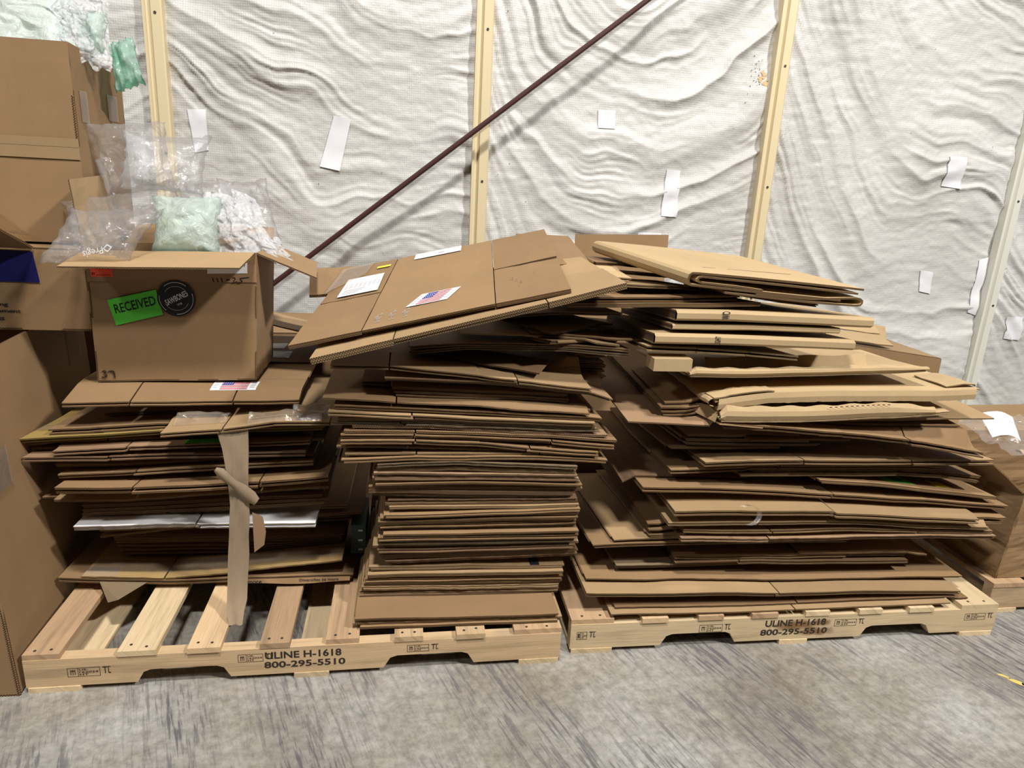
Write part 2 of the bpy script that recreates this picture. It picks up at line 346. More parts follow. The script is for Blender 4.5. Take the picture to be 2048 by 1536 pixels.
def build_wall():
    xs = np.linspace(-2.7, 4.9, 900); zs = np.linspace(0, 2.9, 380)
    X, Z = np.meshgrid(xs, zs, indexing='ij'); Y = WALL_Y-wall_disp(X, Z)
    nx, nz = X.shape
    V = np.stack([X, Y, Z], -1).reshape(-1, 3)
    idx = np.arange(nx*nz).reshape(nx, nz)
    Fc = np.stack([idx[:-1, :-1], idx[1:, :-1], idx[1:, 1:], idx[:-1, 1:]], -1).reshape(-1, 4)
    me = bpy.data.meshes.new('wall_back'); me.from_pydata(V.tolist(), [], Fc.tolist()); me.materials.append(M_WALL)
    me.polygons.foreach_set('use_smooth', [True]*len(me.polygons)); me.update()
    o = bpy.data.objects.new('wall_back', me); col.objects.link(o); return tag(o, kind='structure')
wall = build_wall()
mb = MB(); mb.face([(-4, -4, 0), (6.5, -4, 0), (6.5, 4.2, 0), (-4, 4.2, 0)]); tag(mb.build('floor', M_FLOOR, origin=(0, 0, 0)), kind='structure')

for i, x in enumerate(POSTS):
    mt = M_POSTW if i == 3 else M_POST
    mb = MB(); yb = WALL_Y-0.065
    prof = [(-0.043, 0.05), (-0.043, 0.0), (-0.031, 0.0), (-0.031, 0.012), (-0.014, 0.016), (-0.006, 0.0), (0.034, 0.0), (0.040, 0.006), (0.043, 0.05)]
    lo = [(x+a, yb+b, 0.0) for a, b in prof]; hi = [(x+a, yb+b, 2.9) for a, b in prof]
    mb.grid([lo, hi], [[(0, 0)]*len(prof)]*2)
    mb.face(hi); mb.face(lo[::-1])
    tr = tag(mb.build('trim_%d' % (i+1), mt), kind='structure')
    for z in ((0.9, 1.5, 2.1) if i != 1 else (0.9, 1.45, 2.15)):
        s = MB(); s.tube([(x+0.012, yb-0.004, z), (x+0.012, yb+0.003, z)], 0.006, 8); s.build('screw', M_STEEL, tr)

def on_wall(x, z, lift=0.003): return (x, WALL_Y-float(wall_disp(np.array([x]), np.array([z]))[0])-lift, z)
def wall_patch(name, corners, mat, n=7, lift=0.006):
    a, b, c, d = [np.array(q) for q in corners]   # lower-left, lower-right, upper-right, upper-left
    P = []
    for i in range(n+1):
        r = []
        for j in range(n+1):
            u, v = i/n, j/n; q = (a*(1-u)+b*u)*(1-v)+(d*(1-u)+c*u)*v; r.append(on_wall(q[0], q[1], lift))
        P.append(r)
    m = MB(); m.grid(P, [[(0, 0)]*(n+1)]*(n+1)); return m.build(name, mat, wall, smooth=True)
PATCHES = [[(-1.016,1.510),(-0.954,1.525),(-0.953,1.709),(-1.036,1.703)],[(-0.433,1.478),(-0.337,1.462),(-0.281,1.703),(-0.361,1.718)],[(0.954,1.743),(1.042,1.743),(1.039,1.832),(0.949,1.831)],[(1.337,1.322),(1.425,1.320),(1.423,1.560),(1.345,1.563)],[(2.948,1.559),(3.064,1.549),(3.052,1.718),(2.946,1.720)],[(2.969,0.965),(3.044,0.952),(3.033,1.078),(2.950,1.090)],[(3.319,0.849),(3.385,0.830),(3.382,1.178),(3.320,1.161)],[(3.585,0.699),(3.699,0.689),(3.696,0.832),(3.571,0.835)],[(1.224,1.180),(1.351,1.180),(1.350,1.233),(1.219,1.230)]]
for q in PATCHES: wall_patch('tape_patch', q, M_PATCH)
sp = MB()
def speck(x, z, r, asp=1.0):
    x0, y0, z0 = on_wall(x, z, 0.004); k = random.random()*6
    sp.face([(x0+r*math.cos(k+t*1.2566)*asp, y0, z0+r*math.sin(k+t*1.2566)) for t in range(5)][::-1])
for i in range(34):
    a = random.gauss(0, 0.035); b = random.gauss(0, 0.055); speck(1.80-abs(a), 2.055+b, random.uniform(0.001, 0.0032))
for i in range(30): speck(random.uniform(-1.0, 3.4), random.uniform(1.2, 2.5), random.uniform(0.0012, 0.0034), 0.6)
tag(sp.build('dirt_specks', M_DIRT, wall), kind='stuff')
rs = MB()
for i in range(14):
    x, z = 1.815+random.gauss(0, 0.012), 2.03+random.gauss(0, 0.035); x0, y0, z0 = on_wall(x, z, 0.0035); r = random.uniform(0.005, 0.012)
    rs.face([(x0+r*math.cos(t), y0, z0+r*math.sin(t)) for t in np.linspace(0, 6.28, 8)[:-1]][::-1])
rs.build('rust_stain', M_RUST, wall)

mb = MB(); a, b = Vector((-0.697, 3.55, 0.878)), Vector((1.116, 3.55, 2.319)); d = (b-a)
p0 = a-d*(0.878/d.z); p1 = b+d*(0.57/d.z)
mb.tube([p0+d*0.002, p1], 0.0125, 10)
tag(mb.build('brace_rod', M_ROD), 'dark red-brown steel rod running diagonally across the white wall', 'rod')

# yellow paint chip and litter on the floor
mb = MB()
for (x, y, w, h) in ((1.925, 1.60, 0.014, 0.03), (1.955, 1.575, 0.016, 0.035), (1.905, 1.63, 0.01, 0.02), (1.975, 1.55, 0.012, 0.025)):
    mb.face([(x+w*math.cos(t)*(0.7+0.5*random.random())-h*0.45*math.sin(t), y+h*0.6*math.sin(t)*(0.7+0.5*random.random()), 0.0006) for t in np.linspace(0, 2*math.pi, 10)[:-1]])
tag(mb.build('paint_mark', M_CHIP), 'worn patch of yellow paint on the floor at the right edge', 'paint mark')
for i, (x, y, l, a) in enumerate([(0.455, 1.155, 0.035, 0.3), (0.60, 1.33, 0.02, 1.2), (0.27, 1.25, 0.018, 2.0)]):
    mb = MB(); dx, dy = math.cos(a)*l, math.sin(a)*l
    mb.tube([(x, y, 0.002), (x+dx*0.5, y+dy*0.5, 0.004), (x+dx, y+dy, 0.002)], 0.0016, 6)
    tag(mb.build('wood_splinter', M_WHITE if i == 0 else M_WOOD2), ['white splinter lying on the floor in front of the gap between pallets', 'tiny pale splinter on the floor nearest the right pallet', 'tiny pale splinter on the floor below the left pallet corner'][i], 'splinter', 'splinters on the floor')

# ------------------------------------------------------------------ pallets
def pallet(name, label, x0, y0, boards, notches, yaw, depth, txt, stamps, front_mat, scorch=False):
    root = empty(name, (x0, y0, 0)); tag(root, label, 'pallet', 'wooden pallets under the cardboard')
    c, s = math.cos(yaw), math.sin(yaw)
    def W(x, y, z): return (x0+(x-x0)*c-(y-y0)*s, y0+(x-x0)*s+(y-y0)*c, z)
    def put(mb): mb.v = [W(*p) for p in mb.v]; return mb
    x1 = x0+1.524; z0, z1 = 0.016, 0.104
    def stringer(y, mat):
        mb = MB(); top = []; bot = []
        xs = [x0, x1]
        for a, b in notches: xs += list(np.linspace(a, b, 15))
        xs = sorted(xs)
        def zb(x):
            for a, b in notches:
                if a < x < b:
                    e = min(x-a, b-x)/0.045
                    return z0+0.040*(1 if e >= 1 else math.sqrt(max(0, 1-(1-e)**2)))
            return z0
        for i in range(len(xs)-1):
            a, b = xs[i], xs[i+1]; za, zb_ = zb(a), zb(b)
            for yy, fl in ((y, 0), (y+0.038, 1)):
                q = [(a, yy, za), (b, yy, zb_), (b, yy, z1), (a, yy, z1)]; uv = [(p[0], p[2]) for p in q]
                mb.face(q[::-1] if fl else q, uv[::-1] if fl else uv)
            for zz in (0, 1):
                q = [(a, y, z1), (b, y, z1), (b, y+0.038, z1), (a, y+0.038, z1)] if zz else [(a, y+0.038, za), (b, y+0.038, zb_), (b, y, zb_), (a, y, za)]
                mb.face(q, [(p[0], p[1]) for p in q])
        for xx in (x0, x1):
            q = [(xx, y, z0), (xx, y, z1), (xx, y+0.038, z1), (xx, y+0.038, z0)]
            mb.face(q if xx == x0 else q[::-1], [(p[1], p[2]) for p in q])
        return put(mb).build('stringer', mat, root)
    front = stringer(y0, front_mat)
    stringer(y0+depth/2, M_WOOD); stringer(y0+depth-0.038, M_WOOD)
    for i, (a, b) in enumerate(boards):
        mb = MB(); j = random.uniform(-0.004, 0.006)
        mb.box(a, b, y0-0.002+j, y0+depth+j, z1, 0.121, 0, 1)
        bd = put(mb).build('deck_board', [M_WOOD2, M_WOOD, M_BOARD, M_BOARD][random.randrange(4)], root)
        for f in (0.27, 0.70):
            nl = MB(); xx = a+(b-a)*f; yy = y0+0.02+random.uniform(-.006, .006); nl.tube([(xx, yy, 0.1195), (xx, yy, 0.1222)], 0.0042, 7)
            put(nl).build('nail_head', M_STEEL, bd)
    for a, b in ((x0+0.005, x0+0.14), (x0+0.72, x0+0.82), (x1-0.13, x1-0.005)):
        mb = MB(); mb.box(a, b, y0-0.003, y0+depth, 0.0, z0, 0, 1); put(mb).build('bottom_board', M_WOOD2, root)
    yf = y0-0.0008
    st = MB()
    for body, xa, xb, za, zb2 in txt:
        add_text(st, body, W(xa, yf, za), W(xb, yf, za), W(xa, yf, zb2), 0, 0.022)
    st.build('stencilled_lettering', M_INK, front)
    if scorch:
        mb = MB()
        for k, (cx, cz, rx, rz) in enumerate(((txt[0][1]+0.11, 0.070, 0.15, 0.036), (txt[1][1]+0.20, 0.042, 0.11, 0.028), (txt[0][1]+0.20, 0.078, 0.07, 0.027))):
            ts = np.linspace(0, 2*math.pi, 25)
            for t0, t1 in zip(ts[:-1], ts[1:]):
                mb.face([W(cx, y0-0.0003-0.00005*k, cz)]+[W(cx+rx*math.cos(q), y0-0.0003-0.00005*k, min(0.104, max(0.017, cz+rz*math.sin(q)))) for q in (t0, t1)], [(0, 0), (math.cos(t0), math.sin(t0)), (math.cos(t1), math.sin(t1))])
        mb.build('scorch_mark', M_SCORCH, front)
    for (xa, xb, za, zb2) in stamps:
        mb = MB(); w = 0.0012
        def bar(a0, a1, b0, b1): mb.face([W(a0, yf, b0), W(a1, yf, b0), W(a1, yf, b1), W(a0, yf, b1)])
        bar(xa, xb, za, za+w); bar(xa, xb, zb2-w, zb2); bar(xa, xa+w, za, zb2); bar(xb-w, xb, za, zb2); xm = xa+(xb-xa)*0.32; bar(xm, xm+w, za, zb2)
        h = zb2-za
        for k, body in enumerate(('US-', '162024', 'HT')):
            wd = (xb-xm)*(0.85 if k == 1 else 0.4); zt = zb2-h*(0.12+0.28*k)
            add_text(mb, body, W(xm+0.004, yf, zt-h*0.2), W(xm+0.004+wd, yf, zt-h*0.2), W(xm+0.004, yf, zt), 0, 0.01)
        for q in (0.3, 0.5, 0.7): bar(xa+(xm-xa)*q, xa+(xm-xa)*q+0.0016, za+h*0.2, zb2-h*0.2)
        bar(xa+(xm-xa)*0.3, xa+(xm-xa)*0.7, za+h*0.62, za+h*0.7)
        xe = xb+0.007; bar(xe, xe+0.013, zb2-0.003, zb2); bar(xe+0.005, xe+0.0075, zb2-h*0.75, zb2); bar(xe+0.014, xe+0.016, zb2-h*0.75, zb2); bar(xe+0.014, xe+0.021, zb2-h*0.75, zb2-h*0.65); bar(xe+0.014, xe+0.021, zb2-0.002, zb2)
        mb.build('heat_stamp', M_INK, front)
    return root
P1 = pallet('wooden_pallet', 'worn wooden pallet under the left stack and narrow bundle, bare slats at its left', -1.04, 1.79,
       [(-1.04, -0.945), (-0.795, -0.692), (-0.610, -0.520), (-0.413, -0.329), (-0.227, -0.132), (-0.028, 0.057), (0.157, 0.245), (0.335, 0.484)],
       [(-0.750, -0.497), (-0.060, 0.213)], 0.012, 1.14,
       [('ULINE H-1618', -0.400, -0.183, 0.068, 0.092), ('800-295-5510', -0.403, -0.172, 0.037, 0.059)],
       [(-0.930, -0.845, 0.045, 0.074), (-0.475, -0.405, 0.062, 0.088), (0.01, 0.075, 0.066, 0.090)], M_WOOD)
P2 = pallet('wooden_pallet', 'pale clean wooden pallet under the wide right stack', 0.524, 1.845,
       [(0.524, 0.664), (0.756, 0.843), (0.947, 1.033), (1.132, 1.224), (1.323, 1.410), (1.517, 1.602), (1.703, 1.795), (1.905, 2.048)],
       [(0.826, 1.084), (1.537, 1.801)], -0.006, 1.14,
       [('ULINE H-1618', 1.185, 1.402, 0.068, 0.093), ('800-295-5510', 1.172, 1.412, 0.035, 0.058)],
       [(0.545, 0.578, 0.050, 0.078), (0.955, 1.035, 0.058, 0.086), (1.435, 1.515, 0.060, 0.086), (1.925, 2.005, 0.062, 0.088)], M_WOOD2, True)

# ------------------------------------------------------------------ height field for resting sheets on each other
HX0, HY0, HS = -1.5, 1.5, 0.01
HN, HM = 410, 190
HF = np.zeros((HN, HM))
def hf_box(x0, x1, y0, y1, z):
    i0, i1 = int((x0-HX0)/HS), int((x1-HX0)/HS)+1; j0, j1 = int((y0-HY0)/HS), int((y1-HY0)/HS)+1
    HF[max(0, i0):i1, max(0, j0):j1] = np.maximum(HF[max(0, i0):i1, max(0, j0):j1], z)
hf_box(-1.04, 0.484, 1.79, 2.93, 0.1215); hf_box(0.524, 2.048, 1.845, 2.985, 0.1215)
def hf_get(x, y):
    fx = np.clip((x-HX0)/HS, 0, HN-2); fy = np.clip((y-HY0)/HS, 0, HM-2); i = np.round(fx).astype(int); j = np.round(fy).astype(int)
    return HF[i, j]

class Sheet:
    """a flattened box lying in the pile: front edge in the room, running back by depth D"""
    def __init__(s, front, D, t, seed, wav=0.0012, slope=None, cap=None):
        P = np.array(front); s.t = t; s.D = D
        A, B = P[0], P[-1]; s.A = A; e = B[:2]-A[:2]; s.L = float(np.hypot(*e)); s.e = e/s.L; s.n = np.array([-s.e[1], s.e[0]])
        s.us = np.unique(np.concatenate([np.linspace(0, s.L, max(8, int(s.L/0.035))), ((P[:, :2]-A[:2])@s.e)]))
        s.vs = np.array([0, .02, .05, .09, .14, .2, .28, .38, .5, .65, .82, 1.0])*D
        pu = (P[:, :2]-A[:2])@s.e
        zf = np.interp(s.us, pu, P[:, 2])+wav*(np.sin(s.us*9+seed*1.7)+0.6*np.sin(s.us*23+seed*2.9))
        U, V = np.meshgrid(s.us, s.vs, indexing='ij')
        X = A[0]+U*s.e[0]+V*s.n[0]; Y = A[1]+U*s.e[1]+V*s.n[1]
        # finer samples find where the pile below carries the sheet
        fu = np.linspace(0, s.L, 60); fv = np.linspace(0, D, 40); FU, FV = np.meshgrid(fu, fv, indexing='ij')
        H = hf_get(A[0]+FU*s.e[0]+FV*s.n[0], A[1]+FU*s.e[1]+FV*s.n[1])
        room = np.interp(fu, s.us, zf)[:, None]-H[:, :6]
        avail = float(np.percentile(room, 18)); t = s.t = float(np.clip(avail*0.97, 0.0045, t))
        need = (H+t-np.interp(fu, s.us, zf)[:, None])/np.maximum(FV, 1e-3)
        sl = float(np.clip(np.percentile(need[:, FV[0] > 0.10], 92), -0.08, 0.05)) if slope is None else slope
        z = zf[:, None]+sl*V
        Hm = np.zeros_like(z)
        for i in range(len(s.us)):
            for j in range(len(s.vs)):
                du = 0.014; dv = 0.55*max(s.vs[min(j+1, len(s.vs)-1)]-s.vs[j], 0.02 if j == 0 else s.vs[j]-s.vs[j-1])
                sel = H[np.ix_(np.abs(fu-s.us[i]) <= du+0.01, np.abs(fv-s.vs[j]) <= dv+0.008)]
                Hm[i, j] = sel.max() if sel.size else 0
        low = Hm+t+0.0012
        z = np.maximum(z, low)
        for k in range(3):
            zs = z.copy(); zs[1:-1, 1:] = (z[:-2, 1:]+z[2:, 1:]+2*z[1:-1, 1:])/4
            z = np.maximum(zs, low)
        if cap: z = np.minimum(z, cap)
        s.z = z; s.lift = float((z[:, 0]-zf).max()); s.slope = sl; s.gap = float((z-low).min())
    def zt(s, u, v):
        u = np.clip(u, 0, s.L); v = np.clip(v, 0, s.D)
        i = int(np.clip(np.searchsorted(s.us, u)-1, 0, len(s.us)-2)); j = int(np.clip(np.searchsorted(s.vs, v)-1, 0, len(s.vs)-2))
        a = (u-s.us[i])/(s.us[i+1]-s.us[i]); b = (v-s.vs[j])/(s.vs[j+1]-s.vs[j]); z = s.z
        return float((z[i, j]*(1-a)+z[i+1, j]*a)*(1-b)+(z[i, j+1]*(1-a)+z[i+1, j+1]*a)*b)
    def P(s, u, v, dz=0.0):
        return (s.A[0]+u*s.e[0]+v*s.n[0], s.A[1]+u*s.e[1]+v*s.n[1], s.zt(u, v)+dz)
    def deposit(s, extra=0.0):
        fu = np.linspace(-0.002, s.L+0.002, int(s.L/0.006)+4); fv = np.linspace(-0.002, s.D+0.002, int(s.D/0.006)+4)
        cu = np.clip(fu, 0, s.L); cv = np.clip(fv, 0, s.D)
        zi = np.array([np.interp(cv, s.vs, r) for r in s.z]); zz = np.array([np.interp(cu, s.us, zi[:, j]) for j in range(len(cv))]).T
        FU, FV = np.meshgrid(fu, fv, indexing='ij'); x = s.A[0]+FU*s.e[0]+FV*s.n[0]; y = s.A[1]+FU*s.e[1]+FV*s.n[1]
        i = np.round((x-HX0)/HS).astype(int); j = np.round((y-HY0)/HS).astype(int); ok = (i >= 0) & (i < HN) & (j >= 0) & (j < HM)
        np.maximum.at(HF, (i[ok], j[ok]), zz[ok]+np.where(FV[ok] < 0.12, extra, 0.0))

def slab(mb, sh, u0, u1, v0, v1, top, th, dzf=0.0, jag=0.0, kf=0, ke=1, yj=0.0, round_front=False, round_right=False, du=0.0):
    """one ply of board between u0..u1, v0..v1, its upper face 'top' below the sheet surface; dzf lifts the front edge"""
    us = [u for u in sh.us if u0+0.004 < u < u1-0.004]; us = [u0]+us+[u1]
    if jag and u1-u0 > 0.02: us = sorted(set(us+list(np.linspace(u0, u1, max(4, int((u1-u0)/0.012))))))
    vs = [v for v in sh.vs if v0+0.004 < v < v1-0.004]; vs = [v0]+vs+[v1]
    hv = max(0.02, min(0.16, v1-v0))
    def pt(u, v, d):
        vv = v
        if v == v0: vv = v+yj+(jag*(vnoise(np.array(u*55.0), np.array(sh.A[2]*91.0), 4)*1.0-0.5) if jag else 0)
        lift = dzf*max(0, 1-(v-v0)/hv)
        return (sh.A[0]+(u+du)*sh.e[0]+vv*sh.n[0], sh.A[1]+(u+du)*sh.e[1]+vv*sh.n[1], sh.zt(u, max(0, vv))-d+lift)
    T = [[pt(u, v, top) for v in vs] for u in us]; B = [[pt(u, v, top+th) for v in vs] for u in us]
    UV = [[(u, v) for v in vs] for u in us]
    mb.grid(T, UV, kf); mb.grid(B, UV, kf, True)
    n, k = len(us), len(vs)
    def strip(a, b, par, mi, flip): mb.grid([a, b], [[(x, 1.0) for x in par], [(x, 0.0) for x in par]], mi, flip)
    if round_front:
        bulge = min(0.012, th*0.45); mid = [[], []]
        for q, fr in ((0, 0.25), (1, 0.75)):
            for i in range(n):
                p = Vector(T[i][0])*(1-fr)+Vector(B[i][0])*fr; p -= Vector((sh.n[0], sh.n[1], 0))*bulge; mid[q].append(tuple(p))
        for a, b in ((0, None), (None, None), (None, 1)): pass
        rows = [[T[i][0] for i in range(n)], mid[0], mid[1], [B[i][0] for i in range(n)]]
        mb.grid(rows, [[(u, r*0.01) for u in us] for r in range(4)], kf, False)
    else: strip([T[i][0] for i in range(n)], [B[i][0] for i in range(n)], us, ke, False)
    strip([T[i][-1] for i in range(n)], [B[i][-1] for i in range(n)], us, ke, True)
    strip(T[0], B[0], vs, ke, True); strip(T[-1], B[-1], vs, ke, False)
    return T, B

ORD = ['', 'first', 'second', 'third', 'fourth', 'fifth', 'sixth', 'seventh', 'eighth', 'ninth', 'tenth', 'eleventh', 'twelfth', 'thirteenth', 'fourteenth', 'fifteenth', 'sixteenth', 'seventeenth', 'eighteenth', 'nineteenth', 'twentieth']
TENS = {2: 'twenty', 3: 'thirty', 4: 'forty', 5: 'fifty', 6: 'sixty', 7: 'seventy'}
def ordinal(n):
    if n <= 20: return ORD[n]
    a, b = divmod(n, 10); return {2: 'twentieth', 3: 'thirtieth', 4: 'fortieth', 5: 'fiftieth'}[a] if b == 0 else TENS[a]+'-'+ORD[b]
STACKN = {'L': 'left stack', 'N': 'narrow middle bundle', 'M': 'shaded upper middle pile', 'R': 'wide right stack'}
GROUP = {'L': 'flattened boxes in the left stack', 'N': 'flattened boxes in the narrow middle bundle', 'M': 'flattened boxes in the upper middle pile', 'R': 'flattened boxes in the right stack'}
TONE = {'brown': 'brown', 'pink': 'pinkish brown', 'light': 'light brown', 'dark': 'dark brown', 'yellow': 'yellow-brown', 'grey': 'grey-brown', 'tan': 'tan', 'tape': 'taped brown', 'white': 'white'}
BUNDLE = ['lowest', 'second up', 'third up', 'fourth up', 'fifth up', 'topmost']

